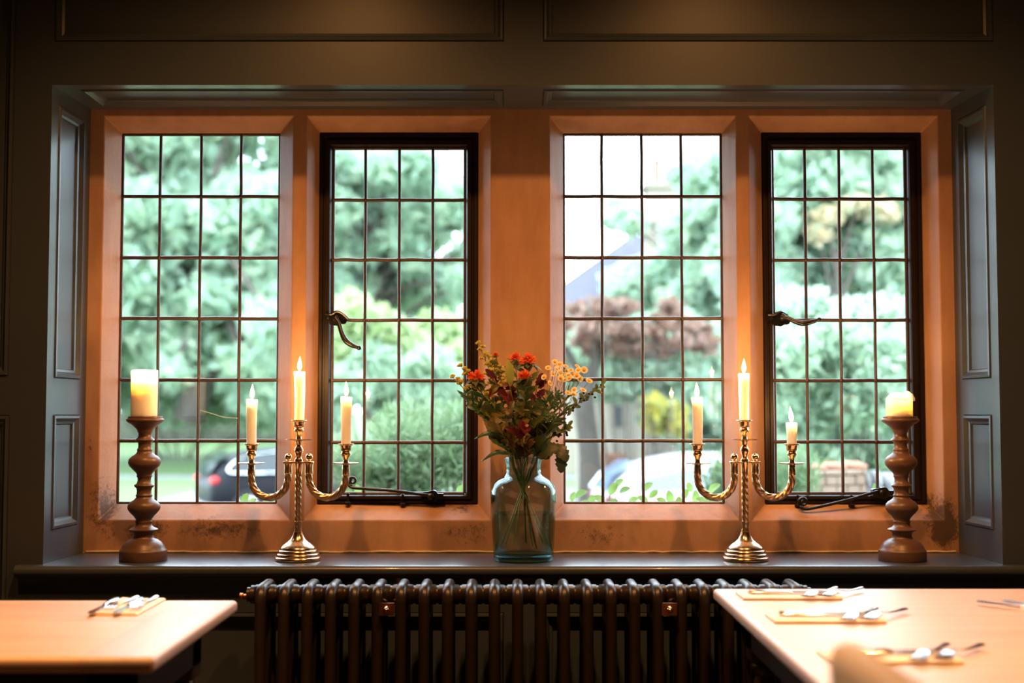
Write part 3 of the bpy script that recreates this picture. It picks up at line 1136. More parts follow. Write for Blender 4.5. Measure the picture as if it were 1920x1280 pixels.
M['water'] = thin_glass('vase_water', (0.87, 0.94, 0.93), (0.46, 0.72, 0.73), 1.2)
m_ = MB()
m_.lathe([(r * K, h(y)) for r, y in ((0, 1035.5), (49, 1035), (52.6, 1031.5), (54.2, 1010), (56.3, 970), (56.9, 962.0), (55.8, 963.0), (0, 963.2))], seg=48, caps=False)
tag(m_.build('water', M['water'], None, 50, loc=(VX, YC, ZS)), 'greenish water filling the lower half of the teal vase', 'water')

M['stem_green'] = pmat('green_stem', (0.15, 0.22, 0.06), (0.10, 0.15, 0.04), 0.5, scale=30)
M['stem_red'] = pmat('reddish_stem', (0.16, 0.05, 0.03), (0.09, 0.03, 0.02), 0.5, scale=30)
M['leaf_olive'] = leafmat('olive_leaf', [(0.06, 0.085, 0.020), (0.10, 0.12, 0.025), (0.14, 0.13, 0.028)], 0.4)
M['leaf_green'] = leafmat('green_leaf', [(0.035, 0.075, 0.024), (0.055, 0.10, 0.03), (0.08, 0.13, 0.042)], 0.4, 0.35)
M['leaf_dark'] = leafmat('dark_green_leaf', [(0.025, 0.04, 0.018), (0.035, 0.055, 0.02), (0.06, 0.06, 0.03)], 0.3, 0.3)
M['leaf_red'] = leafmat('dark_red_leaf', [(0.09, 0.010, 0.011), (0.14, 0.016, 0.013), (0.07, 0.010, 0.013)], 0.4, 0.35)
M['leaf_yellow'] = leafmat('yellow_green_leaf', [(0.30, 0.26, 0.03), (0.36, 0.30, 0.04), (0.24, 0.26, 0.04)], 0.5, 0.4)
M['leaf_brown'] = leafmat('autumn_oak_leaf', [(0.14, 0.075, 0.020), (0.17, 0.125, 0.028), (0.09, 0.085, 0.022)], 0.4)
M['petal_orange'] = leafmat('orange_petal', [(0.75, 0.09, 0.015), (0.85, 0.16, 0.02), (0.65, 0.05, 0.02)], 0.35, 0.6)
M['petal_yellow'] = leafmat('pale_yellow_petal', [(0.88, 0.77, 0.44), (0.92, 0.83, 0.54), (0.86, 0.74, 0.40)], 0.3, 0.7)
M['goldenrod'] = leafmat('goldenrod_bud', [(0.58, 0.50, 0.08), (0.70, 0.60, 0.11), (0.44, 0.42, 0.09)], 0.3, 0.7)
M['daisy_eye'] = pmat('daisy_eye', (0.72, 0.46, 0.10), (0.60, 0.36, 0.07), 0.8, scale=200, bumps=0.4)
M['berry'] = pmat('black_berry', (0.008, 0.007, 0.010), None, 0.25)
M['calyx'] = leafmat('green_calyx', [(0.08, 0.11, 0.03), (0.12, 0.13, 0.04)], 0.3)


def leaf(m_, base, tip, width, nrm=None, bend=0.12, fold=0.25, kind='lance', n=8):
    """one leaf blade from base to tip"""
    base, tip = Vector(base), Vector(tip)
    d = tip - base
    Ln = d.length
    t = d.normalized()
    nrm = Vector(nrm) if nrm is not None else Vector((0, -1, 0.3))
    s = t.cross(nrm)
    if s.length < 1e-4:
        s = t.cross(Vector((1, 0, 0)))
    s.normalize()
    nn = s.cross(t).normalized()
    rs = []
    for i in range(n + 1):
        q = i / n
        if kind == 'lance':
            w = math.sin(PI * min(1, q * 0.92 + 0.06)) ** 0.9
        elif kind == 'oak':
            w = math.sin(PI * min(1, q * 0.9 + 0.05)) ** 0.7 * (0.72 + 0.34 * math.cos(q * 5.0 * PI))
        elif kind == 'round':
            w = math.sin(PI * min(1, q * 0.93 + 0.05)) ** 0.6
        else:
            w = math.sin(PI * min(1, q * 0.9 + 0.08)) ** 0.6 * (0.86 + 0.16 * math.cos(q * 9 * PI))
        w = max(0.02, w) * width / 2
        c = base + d * q + nn * (bend * Ln * math.sin(PI * q)) - Vector((0, 0, 1)) * (bend * 0.6 * Ln * q * q)
        rs.append([c - s * w + nn * (fold * w), c - s * w * 0.5 + nn * (fold * w * 0.4), c, c + s * w * 0.5 + nn * (fold * w * 0.4), c + s * w + nn * (fold * w)])
    m_.rings(rs, closed=False)


RF = random.Random(11)


NST = [0]


def stem_path(head, dy, foot=None, sway=0.0):
    """from the vase bottom through the neck to the head"""
    head = Vector(head)
    a = math.atan2(head.x - VX, 0.25)
    nk = Vector((VX + max(-0.030, min(0.030, (head.x - VX) * 0.28)) + RF.uniform(-0.006, 0.006), YC + max(-0.026, min(0.026, dy * 0.35)), ZS + h(868)))
    ft = Vector((VX - max(-0.066, min(0.066, (head.x - VX) * 0.55)) + RF.uniform(-0.015, 0.015), YC - max(-0.05, min(0.05, dy * 0.6)), ZS + h(RF.uniform(1018, 1030))))
    NST[0] += 1
    if NST[0] % 3:
        ft = nk.lerp(ft, RF.uniform(0.18, 0.45))
    mid = nk.lerp(head, 0.5) + Vector((-(head.x - VX) * 0.10 + sway, 0, 0.012))
    return spline([ft, ft.lerp(nk, 0.55), nk, mid, head], 8)


def on_path(P, t):
    i = t * (len(P) - 1)
    j = min(len(P) - 2, int(i))
    return P[j].lerp(P[j + 1], i - j), (P[j + 1] - P[j]).normalized()


def flower_stem(name, label, cat, head, dy, mat, r=0.0022, group=None):
    hp = at(head[0], head[1], YC + dy)
    P = stem_path(hp, dy)
    e = thing(name, label, cat, P[0], group=group)

    def add(m_, nm, mat_, smooth=None, parent=None):
        m_.v = [tuple(Vector(p) - P[0]) for p in m_.v]
        return m_.build(nm, mat_, parent or e, smooth)
    m_ = MB()
    m_.tube(P, [r * (1.15 - 0.45 * i / len(P)) for i in range(len(P))], 7)
    add(m_, 'stem', mat, 60)
    return e, P, hp, add


def side_leaves(P, add, mat, n, t0, t1, size, width, kind='lance', spread=1.0, seed=0, name='leaves', up=0.5):
    rnd = random.Random(seed)
    m_ = MB()
    for i in range(n):
        t = t0 + (t1 - t0) * (i + rnd.random() * 0.6) / n
        p, d = on_path(P, t)
        a = i * 2.4 + rnd.uniform(-0.5, 0.5)
        out_ = Vector((math.cos(a), math.sin(a) * 0.8, up + rnd.uniform(-0.3, 0.3)))
        out_ = (out_ * spread + d * 0.4).normalized()
        L_ = size * rnd.uniform(0.7, 1.2)
        leaf(m_, p, p + out_ * L_, width * rnd.uniform(0.75, 1.15), (rnd.uniform(-0.6, 0.6), -1, rnd.uniform(0.1, 0.9)), rnd.uniform(0.02, 0.2), rnd.uniform(0.1, 0.4), kind)
    return add(m_, name, mat)


# orange thistle-like flowers
def orange_head(c, r, add):
    m_ = MB()
    rnd = random.Random(int(c.x * 1e4))
    for i in range(64):
        a = rnd.uniform(0, 2 * PI)
        el = rnd.uniform(-0.15, 1.5)
        d = Vector((math.cos(a) * math.cos(el), math.sin(a) * math.cos(el), math.sin(el)))
        b = c + Vector((0, 0, -r * 0.3))
        leaf(m_, b + d * r * 0.25, b + d * r * rnd.uniform(1.0, 1.4), r * 0.28, (rnd.uniform(-1, 1), -1, rnd.uniform(-1, 1)), 0.15, 0.3, 'lance', 4)
    add(m_, 'flower_head', M['petal_orange'])['label'] = 'spiky orange flower head'
    m_ = MB()
    m_.ball(c + Vector((0, 0, -r * 0.75)), r * 0.6, 12, 8, (1, 1, 0.8))
    for i in range(9):
        a = i * 2 * PI / 9 + rnd.random()
        d = Vector((math.cos(a), math.sin(a), -0.05 + rnd.uniform(-0.3, 0.3)))
        b = c + Vector((0, 0, -r * 0.85))
        leaf(m_, b, b + d * r * rnd.uniform(1.2, 2.0), r * 0.7, (0, -0.3, 1), 0.15, 0.2, 'lance', 5)
    add(m_, 'calyx', M['calyx'])


for (x, y, dy, r, lab) in ((990, 672, -0.04, 13.5, 'orange flower at the top of the bouquet, largest of its kind'),
                           (966, 668, 0.02, 11.0, 'reddish orange flower just left of the largest orange one'),
                           (984, 703, -0.07, 11.5, 'orange flower at the bouquet middle, below the largest orange one'),
                           (893, 703, -0.05, 12.5, 'orange flower at the left of the bouquet below the goldenrod')):
    e, P, hp, add = flower_stem('orange_flower', lab, 'flower', (x, y + 6), dy, M['stem_green'], 0.0022, 'orange flowers in the vase')
    orange_head(hp + Vector((0, 0, 0.006)), r * 1.12 * K, add)
    side_leaves(P, add, M['leaf_olive'], 11, 0.60, 0.97, 0.045, 0.020, 'lance', seed=int(x))
e, P, hp, add = flower_stem('orange_flower', 'small reddish orange bud on a thin stem, upper left of the bouquet', 'flower', (929, 664), 0.0, M['stem_red'], 0.0014, 'orange flowers in the vase')
orange_head(hp, 5.5 * K, add)
side_leaves(P, add, M['leaf_olive'], 8, 0.6, 0.95, 0.035, 0.012, seed=77)


# goldenrod
def goldenrod(label, head, dy, via, seed, n=5):
    e, P, hp, add = flower_stem('goldenrod_stem', label, 'flower', head, dy, M['stem_green'], 0.0016, 'goldenrod in the vase')
    rnd = random.Random(seed)
    m_, tw = MB(), MB()
    for k in range(n + 8):
        t = 0.78 + 0.22 * k / (n + 7)
        p, d = on_path(P, t)
        a = k * 2.4
        L_ = 0.034 * (1.15 - (t - 0.78) / 0.25)
        q = p + Vector((math.cos(a) * L_, math.sin(a) * L_ * 0.8, L_ * 0.45))
        S = spline([p, p.lerp(q, 0.5) + Vector((0, 0, 0.006)), q], 4)
        tw.tube(S, 0.0007, 5)
        for s in range(20):
            c, _ = on_path(S, rnd.uniform(0.25, 1.0))
            m_.ball(c + Vector((rnd.uniform(-1, 1), rnd.uniform(-1, 1), rnd.uniform(0.0, 1.2))) * 0.004, rnd.uniform(0.0024, 0.0040), 6, 4)
    add(tw, 'twigs', M['stem_green'])
    add(m_, 'flower_spray', M['goldenrod'])['label'] = 'tiny yellow buds'
    side_leaves(P, add, M['leaf_green'], 12, 0.58, 0.90, 0.045, 0.011, seed=seed + 1)


goldenrod('tall goldenrod spike leaning left, highest flower of the bouquet', (899, 648), 0.00, None, 21, 7)
goldenrod('goldenrod spray at the upper left, below the tall spike', (866, 690), -0.03, None, 22)
goldenrod('goldenrod spray just right of the tall spike', (915, 668), -0.02, None, 23)
goldenrod('lowest goldenrod spray, sticking out at the far left', (852, 711), 0.02, None, 24)
goldenrod('goldenrod in the inner bouquet beside the yellow-green leaf', (938, 690), 0.01, None, 25)

# yellow button daisies, four branched stems
HEADS = [(925, 345), (985, 290), (1030, 312), (1085, 330), (1190, 330), (1205, 365), (1255, 362), (1135, 365), (1000, 358), (970, 398), (1035, 390), (1062, 404), (1110, 412), (1083, 452), (1122, 440),
         (1190, 415), (1215, 442), (1300, 465), (1165, 545), (1105, 575), (1245, 550), (1160, 590), (940, 485), (888, 428), (1018, 352), (1040, 440), (1150, 400), (1095, 375)]
HP = [(840 + x / 4.92, 620 + y / 4.92) for x, y in HEADS]
groups = [[], [], [], []]
for i, p in enumerate(HP):
    if p[1] > 726:
        groups[3].append(p)
    elif p[0] < 1046:
        groups[0].append(p)
    elif p[0] < 1066:
        groups[1].append(p)
    else:
        groups[2].append(p)
DL = ['stem of pale yellow button daisies, innermost of the daisy sprays', 'stem of pale yellow button daisies in the middle of the daisy sprays',
      'stem of pale yellow button daisies, outermost and reaching right', 'stem of deeper yellow daisies hanging lowest among the daisy sprays']


def daisy_mesh(r):
    m_ = MB()
    for i in range(18):
        a = 2 * PI * i / 18
        d = Vector((math.cos(a), math.sin(a), 0.25))
        leaf(m_, d * r * 0.25, d * r, r * 0.46, (0, 0, 1), 0.05, 0.1, 'round', 4)
    return m_


dproto = None
for gi, (g, lab) in enumerate(zip(groups, DL)):
    cx = sum(p[0] for p in g) / len(g)
    cy = max(p[1] for p in g) + 22
    dy = (-0.06, -0.02, -0.05, -0.09)[gi]
    e, P, hp, add = flower_stem('daisy_stem', lab, 'flower', (cx * 0.8 + 1010 * 0.2, cy), dy, M['stem_green'], 0.0018, 'yellow button daisies in the vase')
    tw = MB()
    rnd = random.Random(gi)
    for (x, y) in g:
        c = at(x, y, YC + dy + rnd.uniform(-0.03, 0.03))
        p0, d0 = on_path(P, rnd.uniform(0.78, 0.97))
        tw.tube(spline([p0, p0.lerp(c, 0.5) + Vector(((c.x - p0.x) * 0.12, 0, -0.004)), c], 5), 0.0007, 5)
        if dproto is None:
            fl = dproto = daisy_mesh(0.0100).build('flower_head', M['petal_yellow'], e)
            b_ = MB()
            b_.ball((0, 0, 0.0022), 0.0042, 10, 6, (1, 1, 0.6))
            eye = b_.build('flower_eye', M['daisy_eye'], fl, 80)
        else:
            fl = copy_tree(dproto, e)
        fl.location = c - P[0]
        s_ = rnd.uniform(0.85, 1.15)
        fl.scale = (s_, s_, s_)
        fl.rotation_euler = (rnd.uniform(0.6, 1.35), rnd.uniform(-0.4, 0.4), rnd.uniform(-0.6, 0.6))
    add(tw, 'twigs', M['stem_green'])
    side_leaves(P, add, M['leaf_green'], 20, 0.62, 0.99, 0.040, 0.007, seed=40 + gi)

# red leaves on dark stems
for (x, y, dy, lab, lv) in (
        (935, 700, -0.03, 'dark red leafy sprig left of the bouquet middle', [((940, 722), (962, 758), 34), ((930, 715), (910, 690), 14), ((950, 740), (968, 716), 22), ((935, 722), (918, 742), 20)]),
        (1012, 702, 0.00, 'dark red leafy sprig beneath the yellow daisies', [((1010, 728), (1016, 697), 22), ((1012, 722), (1026, 714), 14), ((1008, 745), (1022, 728), 16), ((1002, 752), (990, 735), 15)]),
        (972, 815, -0.10, 'purple-brown pointed leaf sprig low at the bouquet front', [((974, 822), (978, 786), 22), ((970, 812), (947, 800), 16), ((977, 812), (996, 800), 15), ((980, 790), (985, 812), 18)])):
    e, P, hp, add = flower_stem('red_leaf_sprig', lab, 'foliage', (x, y), dy, M['stem_red'], 0.0018, 'red leaf sprigs in the vase')
    m_ = MB()
    for a, b, w in lv:
        leaf(m_, at(a[0], a[1], YC + dy), at(b[0], b[1], YC + dy - 0.02), w * K, (0.2, -1, 0.3), 0.1, 0.3, 'wavy', 12)
    add(m_, 'leaves', M['leaf_red'])

# single big leaves
e, P, hp, add = flower_stem('leaf_stem', 'upright yellow-green pointed leaf near the bouquet top', 'foliage', (956, 724), -0.07, M['stem_green'], 0.0016)
m_ = MB()
leaf(m_, at(957, 724, YC - 0.07), at(952, 671, YC - 0.075), 17 * K, (0.25, -1, 0.1), 0.05, 0.25, 'lance', 12)
add(m_, 'leaf_blade', M['leaf_yellow'])
e, P, hp, add = flower_stem('leaf_stem', 'big drooping dark green leaf hanging over the right of the vase mouth', 'foliage', (1010, 838), -0.06, M['stem_green'], 0.002)
m_ = MB()
for a, b, w in (((1005, 852), (1048, 836), 40), ((1040, 834), (1064, 862), 30), ((1052, 848), (1052, 884), 26), ((1008, 850), (1030, 858), 26), ((1000, 838), (1022, 816), 24)):
    leaf(m_, at(a[0], a[1], YC - 0.06), at(b[0], b[1], YC - 0.085), w * K, (0.1, -1, 0.6), 0.1, 0.15, 'wavy', 14)
add(m_, 'leaf_blade', M['leaf_dark'])
for (lab, pts, w, mt) in (
        ('long narrow green leaf arching left over the vase rim', [(955, 850), (930, 848), (900, 866)], 9, 'leaf_green'),
        ('slim green leaf reaching left in front of the casement frame', [(948, 822), (915, 812), (889, 823)], 9, 'leaf_green')):
    e, P, hp, add = flower_stem('leaf_stem', lab, 'foliage', pts[0], -0.06, M['stem_green'], 0.0012)
    m_ = MB()
    S = spline([at(x, y, YC - 0.07) for x, y in pts], 8)
    rs = []
    for i, p in enumerate(S):
        q = i / (len(S) - 1)
        ww = max(0.05, math.sin(PI * min(1, 0.15 + q * 0.85)) ** 0.8) * w * K / 2
        rs.append([p + Vector((0, 0.003, ww)), p, p + Vector((0, 0.003, -ww))])
    m_.rings(rs, closed=False)
    add(m_, 'leaf_blade', M[mt])

# leafy filler sprigs
FILL = [('olive leafy sprig leaning left at mid height', (905, 768), -0.05, 'leaf_olive', 'wavy', 0.058, 0.034, 12),
        ('golden oak-leaf sprig at the lower left of the bouquet', (925, 800), -0.08, 'leaf_brown', 'oak', 0.062, 0.042, 12),
        ('golden oak-leaf sprig in the bouquet middle', (962, 768), -0.06, 'leaf_brown', 'oak', 0.058, 0.036, 11),
        ('golden oak-leaf sprig right of the bouquet middle', (1000, 765), -0.05, 'leaf_olive', 'oak', 0.060, 0.038, 11),
        ('dark leafy sprig at the lower right of the bouquet', (1030, 800), -0.03, 'leaf_dark', 'lance', 0.060, 0.022, 22),
        ('dark leafy sprig behind the daisies', (1045, 745), 0.03, 'leaf_dark', 'lance', 0.052, 0.014, 24),
        ('dark leafy sprig behind the flowers at the bouquet middle', (975, 720), 0.05, 'leaf_dark', 'lance', 0.055, 0.020, 24),
        ('narrow-leaved green sprig sticking out left at mid height', (868, 738), 0.00, 'leaf_green', 'lance', 0.046, 0.011, 22),
        ('narrow-leaved green sprig just below the left orange flower', (885, 760), -0.03, 'leaf_green', 'lance', 0.048, 0.013, 20),
        ('olive leafy sprig just above the vase mouth at left', (940, 830), -0.06, 'leaf_olive', 'wavy', 0.046, 0.026, 12),
        ('brown leafy sprig just above the vase mouth', (985, 830), -0.07, 'leaf_brown', 'wavy', 0.044, 0.026, 12),
        ('dark leafy sprig low at the back of the bouquet', (1000, 815), 0.04, 'leaf_dark', 'lance', 0.055, 0.024, 20)]
for i, (lab, hd, dy, mt, kd, sz, wd, n) in enumerate(FILL):
    e, P, hp, add = flower_stem('leafy_sprig', lab, 'foliage', hd, dy, M['stem_green'], 0.0018, 'leafy sprigs in the vase')
    side_leaves(P, add, M[mt], n, 0.56, 1.0, sz, wd, kd, seed=100 + i)

# berry sprigs
bproto = None
for lab, head, dy, tip, n, seed in (('sprig of green leaves and black berries reaching far right', (1128, 722), -0.05, None, 14, 5), ('short sprig of black berries low on the right of the bouquet', (1066, 800), -0.06, None, 9, 6)):
    e, P, hp, add = flower_stem('berry_sprig', lab, 'foliage', head, dy, M['stem_red'], 0.0014, 'berry sprigs in the vase')
    rnd = random.Random(seed)
    m_ = MB()
    for i in range(16):
        t = 0.80 + 0.20 * i / 15
        p, d = on_path(P, t)
        a = i * 2.2
        o_ = Vector((math.cos(a) * 0.7 + 0.35, math.sin(a) * 0.6 - 0.3, 0.5 * math.cos(a * 1.3) + 0.35)).normalized()
        leaf(m_, p, p + o_ * rnd.uniform(0.018, 0.028), 0.011, (rnd.uniform(-0.4, 0.4), -1, 0.4), 0.1, 0.2, 'round', 6)
    add(m_, 'leaves', M['leaf_yellow'] if seed == 5 and False else M['leaf_olive'])
    for i in range(n):
        p, d = on_path(P, 0.80 + 0.19 * i / n)
        q = p + Vector((rnd.uniform(-0.014, 0.018), rnd.uniform(-0.014, 0.004), rnd.uniform(-0.016, 0.012)))
        if bproto is None:
            b_ = MB()
            b_.ball((0, 0, 0), 0.0036, 10, 8)
            o = bproto = b_.build('berry', M['berry'], e, 80)
        else:
            o = bproto.copy()
            COL.objects.link(o)
            o.parent = e
        o.location = q - P[0]

# ------------------------------------------------------------------ tables and place settings
ZTAB = EYE - 0.444


def slab_x(m_, x0, x1, y0, y1, z0, z1, r, ra, rb):
    """board along x with rounded long edges; ra/rb: round that end too"""
    def ring(x, ins):
        out_ = []
        for cy, cz, a0 in ((y1 - r, z1 - r, 0), (y0 + r, z1 - r, 90), (y0 + r, z0 + r, 180), (y1 - r, z0 + r, 270)):
            for k in range(5):
                a = math.radians(a0 + 22.5 * k)
                out_.append((x, cy + (r - ins) * math.cos(a), cz + (r - ins) * math.sin(a)))
        return out_
    rs = []
    if ra:
        rs += [ring(x0 + r * (1 - math.sin(t)), r * (1 - math.cos(t)) * 0.999) for t in np.linspace(PI / 2, 0, 5)]
    else:
        rs.append(ring(x0, 0))
    if rb:
        rs += [ring(x1 - r * (1 - math.sin(t)), r * (1 - math.cos(t)) * 0.999) for t in np.linspace(0, PI / 2, 5)]
    else:
        rs.append(ring(x1, 0))
    m_.rings(rs, caps=True)


def plank_table(name, x0, x1, y0, y1, label, bread, legs):
    """board top with a breadboard end, dark frame and turned legs"""
    t = thing(name, label, 'table', ((x0 + x1) / 2, (y0 + y1) / 2, 0), group='pine dining tables')
    o = Vector(t.location)

    def add(m_, nm, mat, smooth=None, parent=None):
        m_.v = [tuple(Vector(p) - o) for p in m_.v]
        return m_.build(nm, mat, parent or t, smooth)
    th = 0.030
    m_ = MB()
    xb = x1 - 0.135 if bread > 0 else (x0 + 0.135 if bread < 0 else None)
    if bread > 0:
        slab_x(m_, x0, xb - 0.0003, y0, y1, ZTAB - th, ZTAB, 0.011, True, False)
    elif bread < 0:
        m_.box((xb + 0.0002, y0, ZTAB - th), (x1, y1, ZTAB), 0.009)
    else:
        slab_x(m_, x0, x1, y0, y1, ZTAB - th, ZTAB, 0.011, True, True)
    add(m_, 'tabletop', M[legs or 'pine'], 35)
    if bread:
        m_ = MB()
        a, b_ = (xb, x1) if bread > 0 else (x0, xb)
        slab_x(m_, a, b_, y0, y1, ZTAB - th, ZTAB, 0.011, False, True)
        add(m_, 'breadboard_end', M['pine_end'], 35)
    m_ = MB()
    ap = 0.07
    za, zb = ZTAB - th - 0.10, ZTAB - th
    for (ax0, ay0, ax1, ay1) in ((x0 + ap, y0 + ap, x1 - ap, y0 + ap + 0.022), (x0 + ap, y1 - ap - 0.022, x1 - ap, y1 - ap), (x0 + ap, y0 + ap, x0 + ap + 0.022, y1 - ap), (x1 - ap - 0.022, y0 + ap, x1 - ap, y1 - ap)):
        m_.box((ax0, ay0, za), (ax1, ay1, zb))
    add(m_, 'apron', M['dark_wood'])
    for lx in (x0 + ap + 0.04, x1 - ap - 0.04):
        for ly in (y0 + ap + 0.04, y1 - ap - 0.04):
            m_ = MB()
            m_.box((lx - 0.04, ly - 0.04, za - 0.03), (lx + 0.04, ly + 0.04, zb), 0.004)
            m_.lathe([(0.030, za - 0.03), (0.036, za - 0.04), (0.036, za - 0.05), (0.024, za - 0.065), (0.032, za - 0.10), (0.038, za - 0.16), (0.034, za - 0.26), (0.026, za - 0.38), (0.022, za - 0.42), (0.032, za - 0.44), (0.034, za - 0.46), (0.024, za - 0.48), (0.020, 0.03), (0.026, 0.015), (0.024, 0.0)], (lx, ly, 0), 20)
            add(m_, 'leg', M['dark_wood'], 45)
    return t


M['pine_pale'] = M['pine'].copy()
M['pine_pale'].name = 'scrubbed_pale_pine'
for n_ in M['pine_pale'].node_tree.nodes:
    if n_.type == 'VALTORGB':
        for e_, c_ in zip(n_.color_ramp.elements, ((0.54, 0.43, 0.37), (0.62, 0.51, 0.45), (0.68, 0.57, 0.51))):
            e_.color = (*c_, 1)
M['pine_end'] = M['pine'].copy()
M['pine_end'].name = 'waxed_pine_cross_grain'
for n_ in M['pine_end'].node_tree.nodes:
    if n_.type == 'VALTORGB':
        for e_, c_ in zip(n_.color_ramp.elements, ((0.44, 0.31, 0.24), (0.52, 0.38, 0.30), (0.58, 0.44, 0.36))):
            e_.color = (*c_, 1)
    if n_.type == 'MAPPING':
        n_.inputs['Scale'].default_value = (9, 0.6, 9)
LX = ax(445, 3.12, 1130)
plank_table('pine_table', LX - 1.25, LX, 2.40, 3.13, 'pine table with breadboard end, left of the radiator', 1, None)
RX = ax(1336, 3.335, 1102)
plank_table('pine_table', RX, RX + 1.12, 1.45, 3.335, 'larger pine table at the right, laid with napkins and cutlery', 0, 'pine_pale')


def knife_mesh():
    m_ = MB()
    L_ = 0.225
    # blade: flat tapering plate; handle: rounded bar
    out_ = [(0.0, -0.006), (0.0, 0.006), (-0.095, 0.0095), (-0.112, 0.006), (-0.122, -0.004), (-0.11, -0.0075)]
    m_.prism([(x + 0.02, y) for x, y in out_], lambda p, d: (p[0], p[1], d), 0.0, 0.0016)
    P = [(0.015, 0, 0.0015), (0.03, 0, 0.003), (0.07, 0, 0.0036), (0.11, 0, 0.0036), (0.122, 0, 0.0034)]
    m_.tube(P, [0.0055, 0.007, 0.0085, 0.0092, 0.006], 10, flat=0.40)
    return m_


def fork_mesh():
    m_ = MB()
    P = [(0.11, 0, 0.003), (0.07, 0, 0.003), (0.02, 0, 0.005), (-0.02, 0, 0.011), (-0.035, 0, 0.012)]
    m_.tube(spline(P, 4), [0.0085 - 0.0055 * min(1, i / 9) for i in range(17)], 8, flat=0.35)
    # palm
    rs = []
    for x, w, z in ((-0.030, 0.004, 0.012), (-0.040, 0.010, 0.011), (-0.052, 0.0125, 0.008), (-0.060, 0.0125, 0.006)):
        rs.append([(x, -w, z - 0.001), (x, w, z - 0.001), (x, w, z + 0.001), (x, -w, z + 0.001)])
    m_.rings(rs, caps=True)
    for k in range(4):
        y = -0.0105 + 0.007 * k
        m_.tube([(-0.058, y, 0.0063), (-0.075, y, 0.0040), (-0.092, y, 0.0045), (-0.102, y, 0.0065)], [0.0022, 0.0019, 0.0016, 0.0009], 6)
    return m_


def napkin_mesh(L_=0.235, W=0.105):
    m_ = MB()
    # folded linen: three soft layers with a rounded fold along one side
    prof = [(-W / 2, 0.0), (W / 2 - 0.004, 0.0), (W / 2, 0.002), (W / 2 + 0.001, 0.005), (W / 2 - 0.004, 0.0075), (W / 2 - 0.014, 0.0070), (0.0, 0.0060), (-W / 2 + 0.004, 0.0055), (-W / 2 - 0.001, 0.003)]
    rs = []
    for k in range(9):
        x = -L_ / 2 + L_ * k / 8
        rs.append([(x, y * (1 + 0.01 * math.sin(k * 1.7)), z * (1 + 0.08 * math.sin(k * 2.1 + y * 40))) for y, z in prof])
    m_.rings(rs, caps=True)
    return m_


KN, FK, NP = knife_mesh(), fork_mesh(), napkin_mesh()
protos = {}


def put(kind, mb_, mat, loc, rz, label, cat, group, tilt=0.0):
    if kind not in protos:
        o = mb_.build(kind, mat, None, 50)
        protos[kind] = o
    else:
        o = protos[kind].copy()
        COL.objects.link(o)
    o.location = loc
    o.rotation_euler = (0, tilt, rz)
    tag(o, label, cat, group)
    return o


def setting(c, rz, where, side, crossed):
    """napkin with two knives and two forks on it"""
    c = Vector(c)
    R_ = Matrix.Rotation(rz, 3, 'Z')
    put('napkin', NP, M['napkin'], c, rz, 'folded white napkin ' + where, 'napkin', 'napkins on the tables')
    if crossed:   # knives along the napkin, forks laid slantwise over its far end
        rows = [('table_knife', KN, -0.036, -0.030, 0.03), ('table_knife', KN, -0.008, -0.026, -0.03)]
        fk = [(0.052, 0.035, 57), (0.100, 0.030, 50)]
    else:
        rows = [('table_knife', KN, 0.046, -0.045, 0.03), ('table_fork', FK, 0.018, -0.005, -0.04), ('table_knife', KN, -0.008, -0.040, 0.02), ('table_fork', FK, -0.034, 0.0, 0.03)]
        fk = []
    n = {'table_knife': 0, 'table_fork': 0}
    for nm, mb_, ly, lx, a in rows:
        p = c + R_ @ Vector((lx, ly, 0.0078))
        put(nm, mb_, M['steel'], p, rz + a, 'steel %s %s, %s' % (nm[6:], where, side[nm[6:]][n[nm]]), nm[6:], 'cutlery on the tables')
        n[nm] += 1
    sg = math.cos(rz)
    for lx, ly, deg in fk:
        d = math.radians(deg if sg < 0 else 180 - deg)
        o_ = Vector((-sg * lx, -ly, 0.0078)) + Vector((math.cos(d), math.sin(d), 0)) * 0.045
        put('table_fork', FK, M['steel'], c + o_, d, 'steel fork %s, %s' % (where, side['fork'][n['table_fork']]), 'fork', 'cutlery on the tables')
        n['table_fork'] += 1


LEFT_SIDE = {'knife': ('outermost, its tip past the napkin', 'lying between the two forks'), 'fork': ('between the two knives', 'nearest the napkin fold')}
X_SIDE = {'knife': ('nearer the window', 'nearer the viewer'), 'fork': ('the inner slanting one', 'the outer slanting one')}
setting((ax(240, 3.0, 1135), 3.005, ZTAB), PI / 2, 'on the left table', LEFT_SIDE, False)
setting((RX + 0.158, 3.175, ZTAB), PI, 'at the window end of the right table', X_SIDE, True)
setting((RX + 0.163, 2.830, ZTAB), PI, 'at the middle of the right table', X_SIDE, True)
setting((RX + 0.172, 2.385, ZTAB), PI, 'beside the beige chair back', X_SIDE, True)
setting((RX + 0.765, 2.945, ZTAB), 0.0, 'at the far right frame edge', X_SIDE, True)

